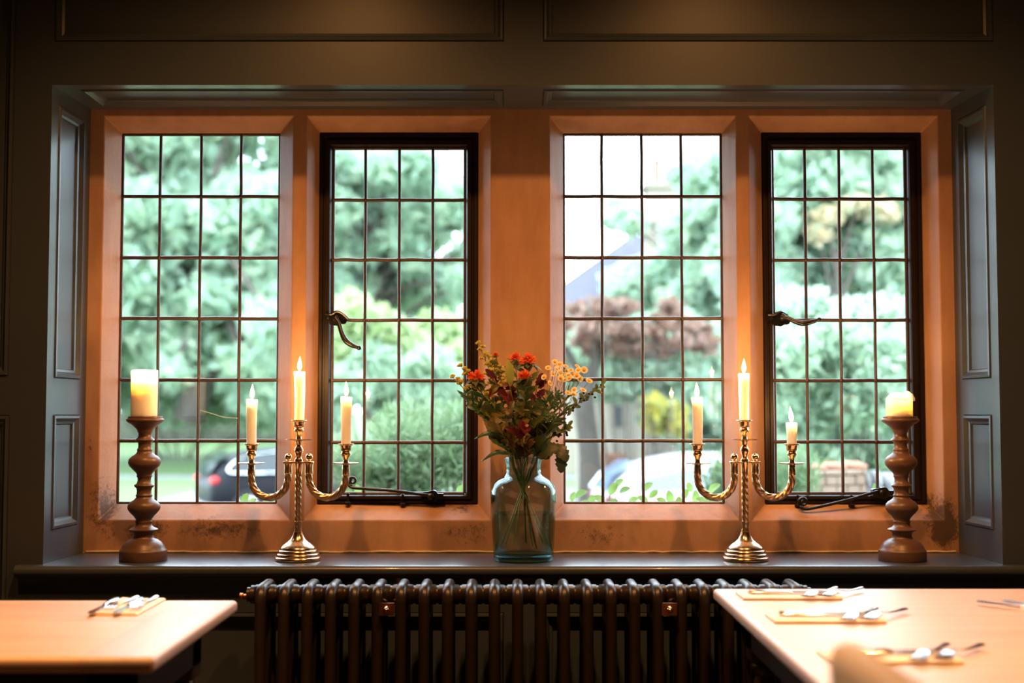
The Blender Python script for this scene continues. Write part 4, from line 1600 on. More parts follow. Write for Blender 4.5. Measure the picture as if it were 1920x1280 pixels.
# ------------------------------------------------------------------ beige chair at the right table, only its back shows
CX, CY = 0.380, 1.50
chair = thing('upholstered_chair', 'beige upholstered dining chair tucked against the right table', 'chair', (CX + 0.25, CY - 0.2, 0))
m_ = MB()
rs = []
yc0, yc1 = CY - 0.42, CY + 0.02
prof = [(0.384, 0.936, 0.008), (0.385, 0.932, 0.020), (0.388, 0.920, 0.030), (0.395, 0.89, 0.037), (0.412, 0.80, 0.044), (0.430, 0.70, 0.047), (0.447, 0.60, 0.047), (0.46, 0.48, 0.044)]
for (xc, z, hw) in prof:
    ring = []
    n = 8
    r_ = min(hw * 0.96, 0.035)
    for cx_, cy_, a0 in ((xc + hw - r_, yc1 - r_, 0), (xc - hw + r_, yc1 - r_, 90), (xc - hw + r_, yc0 + r_, 180), (xc + hw - r_, yc0 + r_, 270)):
        for k in range(6):
            a = math.radians(a0 + 18 * k)
            ring.append((cx_ + r_ * math.cos(a) - (CX + 0.25), cy_ + r_ * math.sin(a) - (CY - 0.2), z))
    rs.append(ring)
m_.rings(rs, caps=True)
m_.build('backrest', M['beige'], chair, 70)
m_ = MB()
m_.box((0.46 - CX - 0.25, yc0 - CY + 0.2, 0.40), (0.90 - CX - 0.25, yc1 - CY + 0.2, 0.49), 0.03)
m_.build('seat', M['beige'], chair, 60)
for lx in (0.48, 0.87):
    for ly in (yc0 + 0.03, yc1 - 0.03):
        m_ = MB()
        m_.tube([(lx - CX - 0.25, ly - CY + 0.2, 0.0), (lx - CX - 0.25, ly - CY + 0.2, 0.41)], [0.013, 0.021], 10)
        m_.build('leg', M['dark_wood'], chair, 60)

# ------------------------------------------------------------------ outdoors
def np_obj(name, V_, Q, mat, parent=None, smooth=False):
    me = bpy.data.meshes.new(name)
    me.vertices.add(len(V_))
    me.vertices.foreach_set('co', np.asarray(V_, np.float32).ravel())
    nq = len(Q)
    me.loops.add(nq * 4)
    me.loops.foreach_set('vertex_index', np.asarray(Q, np.int32).ravel())
    me.polygons.add(nq)
    me.polygons.foreach_set('loop_start', np.arange(0, nq * 4, 4, dtype=np.int32))
    me.update(calc_edges=True)
    me.validate()
    me.materials.append(mat)
    o = bpy.data.objects.new(name, me)
    COL.objects.link(o)
    if parent is not None:
        o.parent = parent
    return o


def leaf_cloud(rng, clumps, n, size, flat=0.5, aspect=0.55, hang=0.0):
    """n small leaf blades over ellipsoid clumps (centre, radius, z-squash)"""
    w = np.array([c[1] ** 2 for c in clumps])
    idx = rng.choice(len(clumps), n, p=w / w.sum())
    C = np.array([c[0] for c in clumps])[idx]
    R_ = np.array([c[1] for c in clumps])[idx]
    sq = np.array([c[2] for c in clumps])[idx]
    d = rng.normal(size=(n, 3))
    d /= np.linalg.norm(d, axis=1)[:, None]
    rad_ = R_ * (1.38 - 1.05 * rng.random(n))
    pos = C + d * rad_[:, None] * np.stack([np.ones(n), np.ones(n), sq], 1)
    a = rng.normal(size=(n, 3)) + d * flat
    a[:, 2] -= hang
    a /= np.linalg.norm(a, axis=1)[:, None]
    b = np.cross(a, rng.normal(size=(n, 3)))
    b /= np.linalg.norm(b, axis=1)[:, None]
    L_ = size * (0.6 + 0.8 * rng.random(n))[:, None]
    W_ = L_ * aspect
    V_ = np.stack([pos - a * L_ * 0.5, pos + b * W_ * 0.5, pos + a * L_ * 0.5, pos - b * W_ * 0.5], 1).reshape(-1, 3)
    Q = np.arange(n * 4).reshape(-1, 4)
    return V_, Q


def ground_z(Y):
    return float(np.interp(Y, [4, 8, 14, 46, 60, 90], [-0.35, -0.5, -0.95, -0.95, 0.10, 1.2]))


def strip(name, x0, x1, ys, mat, label, cat, dz=0.0, nx=12):
    m_ = MB()
    xs = np.linspace(x0, x1, nx + 1)
    rs = [[(x, y, ground_z(y) + dz) for x in xs] for y in ys]
    m_.rings(rs, closed=False)
    return tag(m_.build(name, mat), label, cat, kind='structure')


M['lawn'] = pmat('lawn_grass', (0.125, 0.215, 0.065), (0.10, 0.175, 0.05), 0.9, scale=3)
M['drive'] = pmat('pale_gravel', (0.22, 0.22, 0.215), (0.185, 0.185, 0.18), 0.9, scale=2)
M['wall_stone'] = pmat('rubble_stone', (0.21, 0.19, 0.165), (0.15, 0.135, 0.115), 0.9, scale=3, bumps=0.5, dist=0.03)
M['slate'] = pmat('grey_slate', (0.085, 0.080, 0.105), (0.065, 0.062, 0.085), 0.7, scale=2)
M['cream_stone'] = pmat('cream_house_stone', (0.33, 0.285, 0.22), (0.25, 0.215, 0.165), 0.9, scale=1.5)
M['bark'] = pmat('grey_brown_bark', (0.10, 0.08, 0.065), (0.06, 0.05, 0.04), 0.9, scale=6, bumps=0.4, dist=0.03)
M['terracotta'] = pmat('terracotta', (0.30, 0.13, 0.07), (0.25, 0.10, 0.055), 0.8, scale=5)
G1 = leafmat('grey_green_tree_leaf', [(0.41, 0.555, 0.425), (0.465, 0.60, 0.475), (0.54, 0.635, 0.45), (0.39, 0.545, 0.415)], 0.62)
G2 = leafmat('deep_green_tree_leaf', [(0.31, 0.43, 0.30), (0.38, 0.50, 0.36), (0.45, 0.54, 0.37)], 0.58)
G3 = leafmat('yellow_green_bush_leaf', [(0.36, 0.45, 0.20), (0.43, 0.52, 0.26), (0.32, 0.43, 0.21)], 0.45)
G4 = leafmat('copper_leaf', [(0.26, 0.14, 0.11), (0.32, 0.18, 0.13), (0.20, 0.15, 0.11)], 0.4)
G5 = leafmat('yellow_shrub_leaf', [(0.58, 0.47, 0.06), (0.50, 0.45, 0.12), (0.32, 0.38, 0.12)], 0.4)
G6 = leafmat('feathery_shrub_leaf', [(0.12, 0.20, 0.09), (0.18, 0.27, 0.12), (0.26, 0.34, 0.19)], 0.4)
G7 = leafmat('fresh_green_leaf', [(0.20, 0.34, 0.08), (0.25, 0.40, 0.11), (0.17, 0.30, 0.09)], 0.5)
G8 = leafmat('tawny_reflection_leaf', [(0.70, 0.55, 0.34), (0.64, 0.54, 0.36), (0.50, 0.54, 0.36)], 0.45)  # tawny tone imitates the lit room reflected in the panes

strip('ground', -60, 60, [4.3, 8, 14, 20, 30, 46, 53, 60, 75, 90, 140], M['lawn'], 'green lawn sloping beyond the window', 'lawn', nx=8)
strip('dark_ground_strip', -12, 12, [4.3, 5.5, 7, 8.5, 10.5], pmat('bounce_cut_ground', (0.045, 0.032, 0.022), (0.03, 0.02, 0.014), 0.95, scale=6, bumps=0.5, dist=0.03), 'unseen dark ground strip added under the window to dim bounced daylight', 'added ground strip', 0.02)  # dark strip added out of view to cut daylight bouncing up off the lawn
strip('driveway', -8.6, 25, [17, 24, 30.5, 36.5], M['drive'], 'pale gravel drive where the two cars stand', 'driveway', 0.02)
strip('path', -40, 10, [42, 44.5], M['drive'], 'pale path across the lawn behind the dark car', 'path', 0.02)


def tree(name, label, base, trunk_r, top, clumps, n, size, mat, seed, group=None, hang=0.3, cat='tree', lean=0.0):
    """trunk with boughs to each clump, and one crown of leaves"""
    rng = np.random.default_rng(seed)
    b = Vector(base)
    t = thing(name, label, cat, b, group=group)
    m_ = MB()
    tp = Vector(top)
    P = spline([b, b.lerp(tp, 0.35) + Vector((lean, 0, 0)), b.lerp(tp, 0.7) - Vector((lean * 0.5, 0, 0)), tp], 5)
    m_.tube(P, [trunk_r * (1.15 - 0.8 * i / (len(P) - 1)) for i in range(len(P))], 10)
    for k, (c, r, s) in enumerate(clumps):
        q, d = on_path(P, 0.35 + 0.6 * rng.random())
        c = Vector(c)
        m_.tube(spline([q, q.lerp(c, 0.5) + Vector((0, 0, 0.08 * (c - q).length)), c], 4), [trunk_r * 0.35 * (1 - 0.09 * i) for i in range(9)], 6)
    m_.v = [tuple(Vector(p) - b) for p in m_.v]
    m_.build('trunk', M['bark'], t, 60)
    V_, Q = leaf_cloud(rng, [((c[0] - b.x, c[1] - b.y, c[2] - b.z), r, s) for c, r, s in clumps], n, size, hang=hang)
    np_obj('crown', V_, Q, mat, t)
    return t


def pc(px, py, Y, rpx, s=0.75):
    """a clump given where it stands in the garden"""
    p = at(px, py, Y)
    return (tuple(p), rpx * Y / F, s)


def rclumps(seed, x0, x1, y0, y1, Y, n, r0, r1, s=0.75, dY=3.0):
    rr = random.Random(seed)
    return [pc(rr.uniform(x0, x1), rr.uniform(y0, y1), Y + rr.uniform(-dY, dY), rr.uniform(r0, r1), s) for _ in range(n)]


Yt = 48
tree('broad_tree', 'big grey-green tree beyond the dark car, filling the left lights', at(352, 790, Yt), 0.50, at(380, 420, Yt),
     rclumps(1, 150, 540, 190, 640, Yt, 70, 45, 80) + rclumps(2, 190, 330, 620, 700, Yt - 2, 6, 30, 50) + rclumps(3, 430, 560, 600, 760, Yt - 3, 10, 30, 55) + rclumps(41, -420, 150, 200, 700, Yt, 46, 50, 85), 56000, 0.62, G1, 1, 'trees beyond the drive', lean=0.5)
tree('slender_tree', 'grey-green tree with sky showing through, seen in the left casement', at(700, 790, 52), 0.40, at(700, 420, 52),
     rclumps(4, 560, 810, 270, 560, 52, 34, 32, 60) + rclumps(5, 780, 930, 350, 560, 52, 16, 26, 48), 17000, 0.58, G1, 2, 'trees beyond the drive')
tree('garden_tree', 'tree with a dense green crown beyond the right casement', at(1600, 840, 30), 0.30, at(1600, 450, 30),
     rclumps(6, 1400, 1780, 200, 600, 30, 74, 38, 74) + rclumps(7, 1290, 1400, 300, 560, 33, 16, 28, 50) + rclumps(42, 1780, 2250, 220, 640, 30, 40, 45, 80), 52000, 0.40, G1, 3, 'trees beyond the drive')
tree('garden_tree', 'loose tree branch hanging in front of the house chimney', at(1375, 800, 36), 0.22, at(1330, 480, 36),
     rclumps(8, 1180, 1390, 490, 640, 34, 24, 28, 46) + rclumps(28, 1290, 1390, 420, 500, 34, 8, 24, 40) + rclumps(9, 1150, 1215, 380, 450, 38, 5, 14, 26), 12000, 0.38, G1, 4, 'trees beyond the drive')
tree('garden_tree', 'tawny leaf clumps imitating warm room reflections in the right casement', at(1570, 820, 27), 0.16, at(1570, 470, 27),  # added tree; its leaf colour stands in for warm interior reflections on the glass
     [pc(1545, 405, 27, 26, 0.5), pc(1610, 385, 27, 34, 0.4), pc(1660, 400, 27, 26, 0.5), pc(1535, 440, 27, 20, 0.8)], 900, 0.26, G8, 5, 'trees beyond the drive')


def shrub(name, label, clumps, n, size, mat, seed, group=None, hang=-0.2, aspect=0.5, flat=0.6):
    rng = np.random.default_rng(seed)
    cx = float(np.mean([c[0][0] for c in clumps]))
    cy = float(np.mean([c[0][1] for c in clumps]))
    gz = ground_z(cy)
    t = thing(name, label, 'shrub', (cx, cy, gz), group=group)
    m_ = MB()
    for (c, r, s) in clumps:
        p1 = Vector((c[0] - cx, c[1] - cy, c[2] - gz))
        p0 = Vector((p1.x * 0.25, p1.y * 0.25, 0))
        m_.tube(spline([p0, p0.lerp(p1, 0.5) + Vector((p1.x * 0.1, 0, 0)), p1], 4), [0.006 + 0.016 * r * (1 - i / 9) for i in range(9)], 6)
    m_.build('branches', M['bark'], t, 60)
    V_, Q = leaf_cloud(rng, [((c[0] - cx, c[1] - cy, c[2] - gz), r, s) for c, r, s in clumps], n, size, flat, aspect, hang)
    np_obj('foliage', V_, Q, mat, t)
    return t


shrub('bush', 'tall pale yellow-green bush above the feathery shrub, left casement', rclumps(11, 620, 880, 575, 690, 21, 16, 30, 52, 0.8, 1.5), 9000, 0.20, G3, 11, 'garden shrubs')
shrub('bush', 'dark green bush in shade beneath the pale bush, left casement', rclumps(12, 580, 900, 690, 790, 19, 14, 30, 48, 0.8, 1.0), 6000, 0.20, G2, 12, 'garden shrubs')
shrub('bush', 'dark green hedge bush behind the dark car', rclumps(13, 190, 560, 650, 790, 51, 34, 34, 58, 0.7, 1.0), 16000, 0.4, G2, 13, 'garden shrubs')
shrub('feathery_shrub', 'feathery green shrub close to the left casement', rclumps(14, 730, 890, 790, 900, 7.0, 16, 42, 70, 0.9, 0.5) + rclumps(15, 640, 740, 860, 930, 7.0, 12, 26, 40, 0.9, 0.3), 19000, 0.062, G6, 14, 'garden shrubs', -0.9, 0.16, 1.2)
shrub('copper_shrub', 'spreading copper-leaved tree in front of the slate roof', rclumps(16, 1045, 1335, 572, 665, 23, 38, 12, 28, 0.6, 0.8), 2600, 0.22, G4, 16, 'garden shrubs')
shrub('bush', 'grey-green shrub beneath the copper leaves', rclumps(17, 1050, 1290, 610, 720, 26.5, 22, 24, 42, 0.7, 0.8), 7000, 0.27, G2, 17, 'garden shrubs')
shrub('yellow_shrub', 'bright yellow-flowering shrub above the white car', rclumps(18, 1205, 1300, 735, 815, 23.0, 12, 9, 18, 0.9, 0.4), 900, 0.20, G5, 18, 'garden shrubs')
shrub('bush', 'green bush behind the yellow shrub', rclumps(19, 1225, 1420, 640, 830, 26.0, 22, 30, 50, 0.9, 0.8), 8000, 0.28, G1, 19, 'garden shrubs')
shrub('bush', 'dense green bush behind the rubble garden wall', rclumps(20, 1420, 1760, 640, 880, 13.0, 36, 36, 60, 0.85, 0.8), 15000, 0.14, G2, 20, 'garden shrubs')
shrub('bush', 'lighter leafy bush topping the dense one, right casement', rclumps(21, 1440, 1760, 580, 700, 14.5, 16, 30, 50, 0.8, 0.5), 7000, 0.16, G1, 21, 'garden shrubs')
shrub('small_bush', 'green grassy clump at the foot of the right candelabra window', rclumps(22, 1320, 1500, 880, 960, 7.5, 10, 26, 40, 1.1, 0.4), 5000, 0.10, G6, 22, 'garden shrubs', -1.2, 0.10, 1.0)

# trunk standing at the corner of the house wall
YT = 23.4
t = thing('leaning_trunk', 'dark grey tree trunk outside just right of the vase', 'tree', at(1108, 1000, YT), group='trees beyond the drive')
b0 = Vector(t.location)
b0.z = ground_z(YT)
t.location = b0
m_ = MB()
tr = spline([b0, at(1106, 860, YT), at(1098, 740, YT), at(1130, 660, YT), at(1180, 620, YT)], 6)
m_.tube([p - b0 for p in tr], [0.240, 0.232, 0.225, 0.225, 0.217, 0.210, 0.203, 0.195, 0.195, 0.188, 0.180, 0.165, 0.150, 0.135, 0.128, 0.120, 0.112, 0.105, 0.090, 0.083, 0.075, 0.068, 0.060, 0.053, 0.045], 12)
m_.build('trunk', M['bark'], t, 60)
m_ = MB()
m_.tube([Vector(p) - b0 for p in spline([at(1100, 735, YT), at(1080, 690, YT), at(1058, 650, YT)], 6)], 0.08, 8)
m_.tube([Vector(p) - b0 for p in spline([at(1150, 650, YT), at(1200, 670, YT), at(1290, 650, YT)], 6)], 0.065, 8)
m_.build('boughs', M['bark'], t, 60)

# low field wall behind the lawn, left
def rubble_wall(name, label, p0, p1, z0, z1, th, stone, seed, mat, coping=None):
    rnd = random.Random(seed)
    p0, p1 = Vector((p0[0], p0[1], 0)), Vector((p1[0], p1[1], 0))
    L_ = (p1 - p0).length
    u = (p1 - p0).normalized()
    v = Vector((-u.y, u.x, 0))
    t = thing(name, label, 'wall', (p0.x, p0.y, z0), kind='structure')
    m_ = MB()
    z = z0
    while z < z1 - 0.3 * stone:
        hh = min(stone * rnd.uniform(0.7, 1.1), z1 - z)
        s = 0.0
        while s < L_:
            w_ = stone * rnd.uniform(1.0, 2.2)
            e_ = min(L_, s + w_)
            j = rnd.uniform(-0.08, 0.08) * stone
            g = stone * 0.03
            rs = []
            for (dd, ins) in ((-th / 2 + j - 0.0, 0.10 * stone), (-th / 2 + j + 0.12 * stone, 0.0), (th / 2 - 0.12 * stone, 0.0), (th / 2, 0.10 * stone)):
                rs.append([p0 + u * (s + g + ins) + v * dd + Vector((0, 0, z + g + ins * 0.6)), p0 + u * (e_ - g - ins) + v * dd + Vector((0, 0, z + g + ins * 0.6)),
                           p0 + u * (e_ - g - ins) + v * dd + Vector((0, 0, z + hh - g - ins * 0.6)), p0 + u * (s + g + ins) + v * dd + Vector((0, 0, z + hh - g - ins * 0.6))])
            rs = [[q - Vector((p0.x, p0.y, z0)) for q in r] for r in rs]
            m_.rings(rs, caps=True)
            s = e_
        z += hh
    m_.box((0, 0, 0), (0.001, 0.001, 0.001))
    m_.build('stonework', mat, t)
    if coping:
        c = MB()
        s = 0.0
        while s < L_:
            w_ = coping[0] * rnd.uniform(0.7, 1.2)
            q = p0 + u * (s + w_ / 2) + Vector((0, 0, z1)) - Vector((p0.x, p0.y, z0))
            hgt = coping[1] * rnd.uniform(0.8, 1.15)
            c.ball(q + Vector((0, 0, hgt * 0.25)), 1.0, 10, 7, (w_ * 0.52, th * 0.5, hgt * 0.75))
            s += w_
        c.build('coping_stones', coping[2], t, 60)
    return t


rubble_wall('field_wall', 'low grey field wall across the lawn, seen past the tall pillar candle', (-24, 58), (-8, 58), ground_z(58) - 0.1, 1.25, 0.5, 0.28, 1, M['wall_stone'])
M['pale_rubble'] = pmat('pale_coping_stone', (0.23, 0.225, 0.22), (0.15, 0.145, 0.14), 0.9, scale=4, bumps=0.4, dist=0.02)
M['warm_rubble'] = pmat('warm_rubble_stone', (0.26, 0.185, 0.125), (0.20, 0.13, 0.09), 0.9, scale=3, bumps=0.4, dist=0.02)
zc = az(925, 9.0)
rubble_wall('garden_wall', 'garden wall of warm rubble outside the right casement, nearer the short candle', (ax(1455, 9.0, 900), 9.0), (ax(1590, 9.3, 900), 9.3), ground_z(9) - 0.05, az(880, 9.1), 0.40, 0.085, 2, M['warm_rubble'], (0.16, 0.05, M['terracotta']))
rubble_wall('garden_wall', 'garden wall topped by upright pale stones, behind the wooden candlestick', (ax(1592, 9.4, 900), 9.4), (ax(1790, 9.0, 900), 9.0), ground_z(9) - 0.05, az(918, 9.1), 0.36, 0.09, 3, M['pale_rubble'], (0.085, 0.15, M['pale_rubble']))

# house with hipped slate roof and chimney
Yh = 46
hs_ = thing('stone_house', 'pale stone house with slate roof and chimney, beyond the third light', 'house', (ax(1190, Yh), Yh, ground_z(Yh)))
ho = Vector(hs_.location)


def hadd(m_, nm, mat, parent=None, smooth=None):
    m_.v = [tuple(Vector(p) - ho) for p in m_.v]
    return m_.build(nm, mat, parent or hs_, smooth)


hx0, hx1 = ax(1000, Yh), ax(1385, Yh)
ze, zr = az(572, Yh), az(440, Yh + 3.5)
m_ = MB()
m_.box((hx0 + 0.3, Yh, ground_z(Yh) - 0.2), (hx1, Yh + 7, ze))
hadd(m_, 'walls', M['cream_stone'])
m_ = MB()
ra, rb = (ax(1185, Yh + 3.5), Yh + 3.5, zr), (hx1 + 0.2, Yh + 3.5, zr)
e0, e1, e2_, e3 = (hx0, Yh - 0.3, ze), (hx1 + 0.2, Yh - 0.3, ze), (hx1 + 0.2, Yh + 7.3, ze), (hx0, Yh + 7.3, ze)
m_.face([e0, e1, rb, ra])
m_.face([e2_, e3, ra, rb])
m_.face([e3, e0, ra])
m_.face([e1, e2_, rb])
m_.face([e3, e2_, e1, e0])
hadd(m_, 'roof', M['slate'])
m_ = MB()
cx0, cx1 = ax(1215, Yh - 1), ax(1293, Yh - 1)
ct = az(352, Yh - 1)
m_.box((cx0, Yh - 1, ground_z(Yh)), (cx1, Yh + 0.2, ct))
m_.box((cx0 - 0.14, Yh - 1.14, ct), (cx1 + 0.14, Yh + 0.34, ct + 0.16))
chim = hadd(m_, 'chimney', M['cream_stone'])
for px in (1236, 1256):
    m_ = MB()
    x = ax(px, Yh - 1)
    m_.lathe([(0.17, ct + 0.16), (0.13, ct + 0.3), (0.12, ct + 0.95), (0.16, ct + 1.0), (0.15, ct + 1.08), (0.10, ct + 1.08)], (x, Yh - 0.5, 0), 14)
    hadd(m_, 'chimney_pot', M['terracotta'] if px == 1236 else M['cream_stone'], chim, 50)
# a nearer stone gable of an outbuilding, behind the trunk
YO2 = 30
ob = thing('stone_outbuilding', 'cream stone outbuilding wall between the dark trunk and yellow shrub', 'building', (ax(1165, YO2), YO2, ground_z(YO2)))
oo = Vector(ob.location)
m_ = MB()
m_.box((ax(1090, YO2) - oo.x, 0, -0.1), (ax(1285, YO2) - oo.x, 2.5, az(715, YO2) - oo.z))
m_.build('walls', M['cream_stone'], ob)
m_ = MB()
xa_, xb_ = ax(1075, YO2) - oo.x, ax(1295, YO2) - oo.x
zz = az(715, YO2) - oo.z
m_.rings([[(xa_, -0.25, zz), (xb_, -0.25, zz), (xb_, 1.25, zz + 0.9), (xa_, 1.25, zz + 0.9)], [(xa_, 2.75, zz), (xb_, 2.75, zz), (xb_, 1.25, zz + 0.8), (xa_, 1.25, zz + 0.8)]], caps=True)
m_.build('roof', M['slate'], ob)
M['dark_pane'] = pmat('dark_window', (0.05, 0.06, 0.07), None, 0.2)
m_ = MB()
m_.box((ax(1150, YO2) - oo.x, -0.03, az(800, YO2) - oo.z), (ax(1166, YO2) - oo.x, 0.05, az(740, YO2) - oo.z))
m_.build('window', M['dark_pane'], ob)
pot = MB()
pot.lathe([(0.0, 0), (0.16, 0), (0.22, 0.30), (0.25, 0.30), (0.25, 0.36), (0.21, 0.36), (0.20, 0.28), (0.0, 0.28)], seg=20, caps=False)
tag(pot.build('flower_pot', M['terracotta'], None, 40, loc=(ax(1150, 24.6, 868), 24.6, az(868, 24.6) - 0.18)), 'terracotta pot outside beside the dark trunk', 'pot')
pd = MB()
pd.box((-0.3, -0.3, 0), (0.3, 0.3, az(868, 24.6) - 0.18 - ground_z(24.6) - 0.001))
tag(pd.build('stone_plinth', M['wall_stone'], None, loc=(ax(1150, 24.6, 868), 24.6, ground_z(24.6))), 'rough stone plinth under the terracotta pot', 'plinth')


# ---- cars
def car(label, loc, rz, paint, scale=1.0, glassc=(0.03, 0.035, 0.04), trim=None, drop=0.0):
    t = thing('car', label, 'car', loc, rz, group='parked cars')
    t.scale = (scale,) * 3
    # stations along x (nose at +x): floor, belt, roof heights and half widths
    ST = [(-2.08, 0.42, 0.62, 0.62, 0.70, 0.70), (-2.05, 0.32, 0.86, 0.90, 0.78, 0.66), (-1.85, 0.28, 0.96, 1.16, 0.84, 0.62), (-1.5, 0.26, 0.97, 1.38, 0.87, 0.60), (-0.9, 0.24, 0.96, 1.50, 0.88, 0.60),
          (-0.2, 0.24, 0.94, 1.53, 0.88, 0.60), (0.35, 0.24, 0.93, 1.44, 0.88, 0.60), (0.75, 0.24, 0.93, 1.20, 0.88, 0.64), (1.10, 0.25, 0.92, 0.97, 0.87, 0.72), (1.6, 0.27, 0.84, 0.88, 0.84, 0.66), (1.95, 0.32, 0.70, 0.74, 0.76, 0.60), (2.06, 0.42, 0.56, 0.58, 0.66, 0.56)]

    def ring(s):
        x, f, b, r, wb2, wr = s
        half = [(0.80 * wb2, f), (wb2 * 0.97, f + 0.10), (wb2, (f + b) / 2), (wb2 * 0.97, b), (wr + 0.02, b + (r - b) * 0.82), (wr * 0.82, r - 0.01), (0.0, r + 0.02)]
        return [(x, y, z) for y, z in half] + [(x, -y, z) for y, z in reversed(half[:-1])]
    m_ = MB()
    m_.rings([ring(s) for s in ST], caps=True)
    body = m_.build('body', paint, t, 50)
    sub = body.modifiers.new('smooth', 'SUBSURF')
    sub.levels = sub.render_levels = 1
    gm = pmat('car_glass_' + label[:5].strip(), glassc, None, 0.08)
    # side windows, one per door, plus front and rear screens
    for sgn in (-1, 1):
        for (xa_, xb_) in ((-1.62, -0.62), (-0.54, 0.38)):
            m_ = MB()
            P = []
            for k in range(9):
                x = xa_ + (xb_ - xa_) * k / 8
                zb2 = 1.0
                zt_ = float(np.interp(x, [-1.75, -1.5, -0.9, -0.2, 0.35, 0.6], [1.04, 1.24, 1.38, 1.41, 1.34, 1.1])) - drop
                P.append((x, zb2, zt_))
            def wy(z):
                return sgn * (0.878 + (0.625 - 0.86) * (z - 0.95) / 0.5)
            m_.rings([[(x, wy(z0), z0) for x, z0, z1 in P], [(x, wy(z1), z1) for x, z0, z1 in P]], closed=False)
            m_.build('side_window', gm, t)
        if trim:
            m_ = MB()
            m_.tube(spline([(x, sgn * (0.885 + (0.625 - 0.86) * (z - 0.95) / 0.5), z) for x, z in ((-0.2, 0.985), (-1.5, 0.99), (-1.74, 1.06), (-1.5, 1.27), (-0.9, 1.405), (-0.2, 1.435), (0.40, 1.36), (0.72, 1.16))], 5), 0.022, 6)
            m_.build('window_trim', trim, t, 60)['label'] = 'bright metal window surround'
    for nm, pts in (('windscreen', [(0.46, 1.42, 0.56), (0.78, 1.20, 0.62), (1.06, 1.0, 0.68)]), ('rear_screen', [(-1.60, 1.38, 0.52), (-1.88, 1.19, 0.55), (-2.05, 0.96, 0.60)])):
        m_ = MB()
        off = 0.03 if nm == 'windscreen' else -0.03
        m_.rings([[(x + off, w, z + 0.015), (x + off * 1.3, w * 0.5, z + 0.03), (x + off * 1.3, -w * 0.5, z + 0.03), (x + off, -w, z + 0.015)] for x, z, w in pts], closed=False)
        m_.build(nm, gm, t)
    tyre = pmat('tyre_' + label[:5].strip(), (0.02, 0.02, 0.02), None, 0.8)
    rim = M['steel']
    for x in (-1.32, 1.30):
        for sgn in (-1, 1):
            m_ = MB()
            m_.lathe([(0.20, -0.10), (0.29, -0.10), (0.315, -0.07), (0.315, 0.07), (0.29, 0.10), (0.20, 0.10)], (x, sgn * 0.80, 0.315), 24, axis='y')
            wh = m_.build('wheel', tyre, t, 50)
            m_ = MB()
            m_.lathe([(0.205, 0.095 * sgn), (0.19, 0.105 * sgn), (0.06, 0.09 * sgn), (0.0, 0.10 * sgn)], (x, sgn * 0.80, 0.315), 20, axis='y', caps=False)
            m_.build('rim', rim, wh, 50)
    red = pmat('tail_lamp_' + label[:5].strip(), (0.70, 0.02, 0.02) if drop == 0 else (0.16, 0.03, 0.03), None, 0.25)
    clear = pmat('head_lamp_' + label[:5].strip(), (0.8, 0.82, 0.85), None, 0.15)
    for sgn in (-1, 1):
        m_ = MB()
        m_.ball((-1.99, sgn * 0.70, 0.84), 1.0, 12, 8, (0.10, 0.14, 0.09))
        m_.build('tail_lamp', red, t, 60)
        m_ = MB()
        m_.ball((1.88, sgn * 0.62, 0.68), 1.0, 12, 8, (0.16, 0.14, 0.07))
        m_.build('head_lamp', clear, t, 60)
    return t


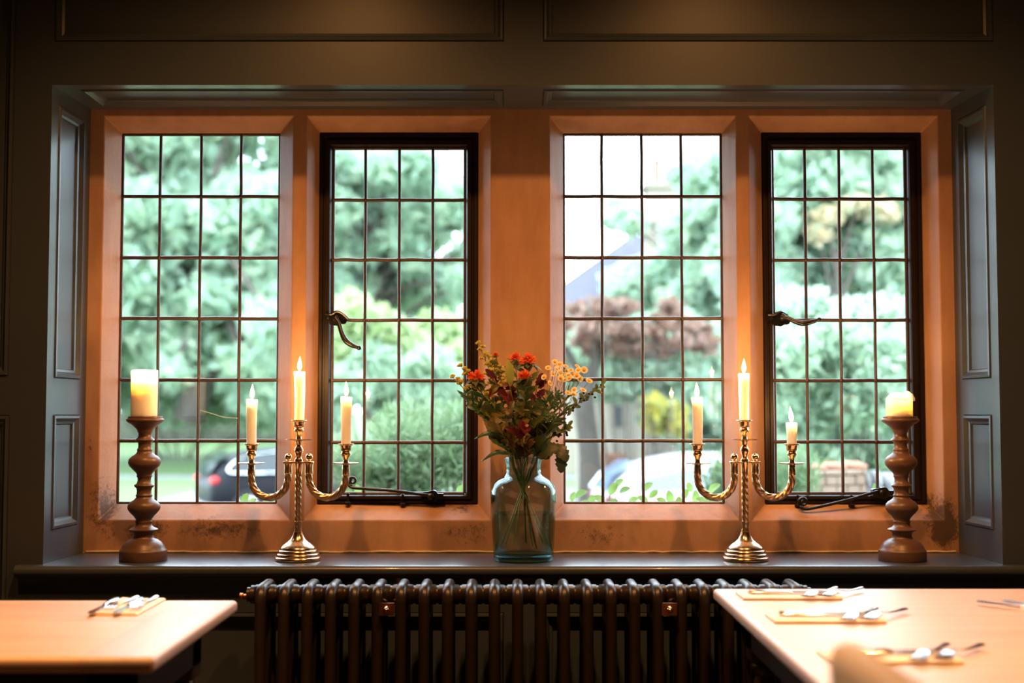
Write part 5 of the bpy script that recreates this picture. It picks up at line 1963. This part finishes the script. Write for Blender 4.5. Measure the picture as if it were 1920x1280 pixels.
M['car_black'] = pmat('black_car_paint', (0.012, 0.012, 0.016), None, 0.38, spec=0.18)
M['car_white'] = pmat('white_car_paint', (0.80, 0.80, 0.80), (0.78, 0.78, 0.78), 0.25, coat=0.6)
M['chrome'] = pmat('car_chrome', (0.85, 0.86, 0.90), None, 0.12, metal=1.0)
car('black hatchback on the drive, behind the left candelabra', (ax(560, 27), 26.8, ground_z(27) + 0.06), math.radians(27), M['car_black'], scale=0.92, trim=M['chrome'])
car('white car on the drive, right of the vase', (ax(1372, 19.8), 20.2, ground_z(20) + 0.02), math.radians(7), M['car_white'], glassc=(0.16, 0.20, 0.30), drop=0.07)

# ---- climbing plant just outside the panes
clm = thing('climbing_plant', 'fresh green leafy plant growing up against the outside of the window', 'plant', (0.3, 4.52, ground_z(4.5)))
co_ = Vector(clm.location)
m_, tw = MB(), MB()
rnd = random.Random(9)
LE = [(1075, 930), (1090, 925), (1110, 938), (1122, 935), (1150, 915), (1162, 905), (1172, 918), (1188, 938), (1150, 940), (1205, 935), (1215, 912), (1225, 925), (1240, 938), (1255, 930), (1272, 940), (1285, 925), (1293, 912), (1303, 930), (1315, 938), (1340, 915),
      (1350, 938), (460, 935), (472, 940), (500, 937), (512, 941), (866, 916), (640, 920), (655, 926), (670, 918), (1640, 915), (1600, 938), (1330, 940), (1260, 945), (1095, 945), (1220, 948), (1165, 948)]
tw.tube(spline([Vector((-2.0, 4.52, 0.84)) - co_, Vector((-0.8, 4.50, 0.87)) - co_, Vector((0.2, 4.52, 0.86)) - co_, Vector((0.8, 4.50, 0.88)) - co_, Vector((1.6, 4.52, 0.86)) - co_], 8), 0.005, 6)
for x in (-1.2, 0.1, 0.5, 1.1):
    tw.tube(spline([Vector((x, 4.55, ground_z(4.5))) - co_, Vector((x + 0.05, 4.50, 0.3)) - co_, Vector((x, 4.51, 0.87)) - co_], 6), 0.006, 6)
for (x, y) in LE:
    Y = 4.5 + rnd.uniform(-0.04, 0.06)
    c = at(x, y, Y)
    a = rnd.uniform(0.2, 2.9)
    L_ = rnd.uniform(0.034, 0.055)
    dv = Vector((math.cos(a), rnd.uniform(-0.4, 0.2), abs(math.sin(a)) * 0.9 + 0.2)).normalized() * L_
    leaf(m_, c - dv * 0.5 - co_, c + dv * 0.5 - co_, L_ * 0.58, (rnd.uniform(-0.4, 0.4), -1, rnd.uniform(0.2, 1.0)), 0.12, 0.2, 'round', 8)
    p_ = c - dv * 0.5
    tw.tube([Vector((p_.x, 4.51, 0.865)) - co_, p_ - co_], 0.0014, 5)
tw.build('stems', M['stem_green'], clm, 60)
m_.build('leaves', G7, clm)
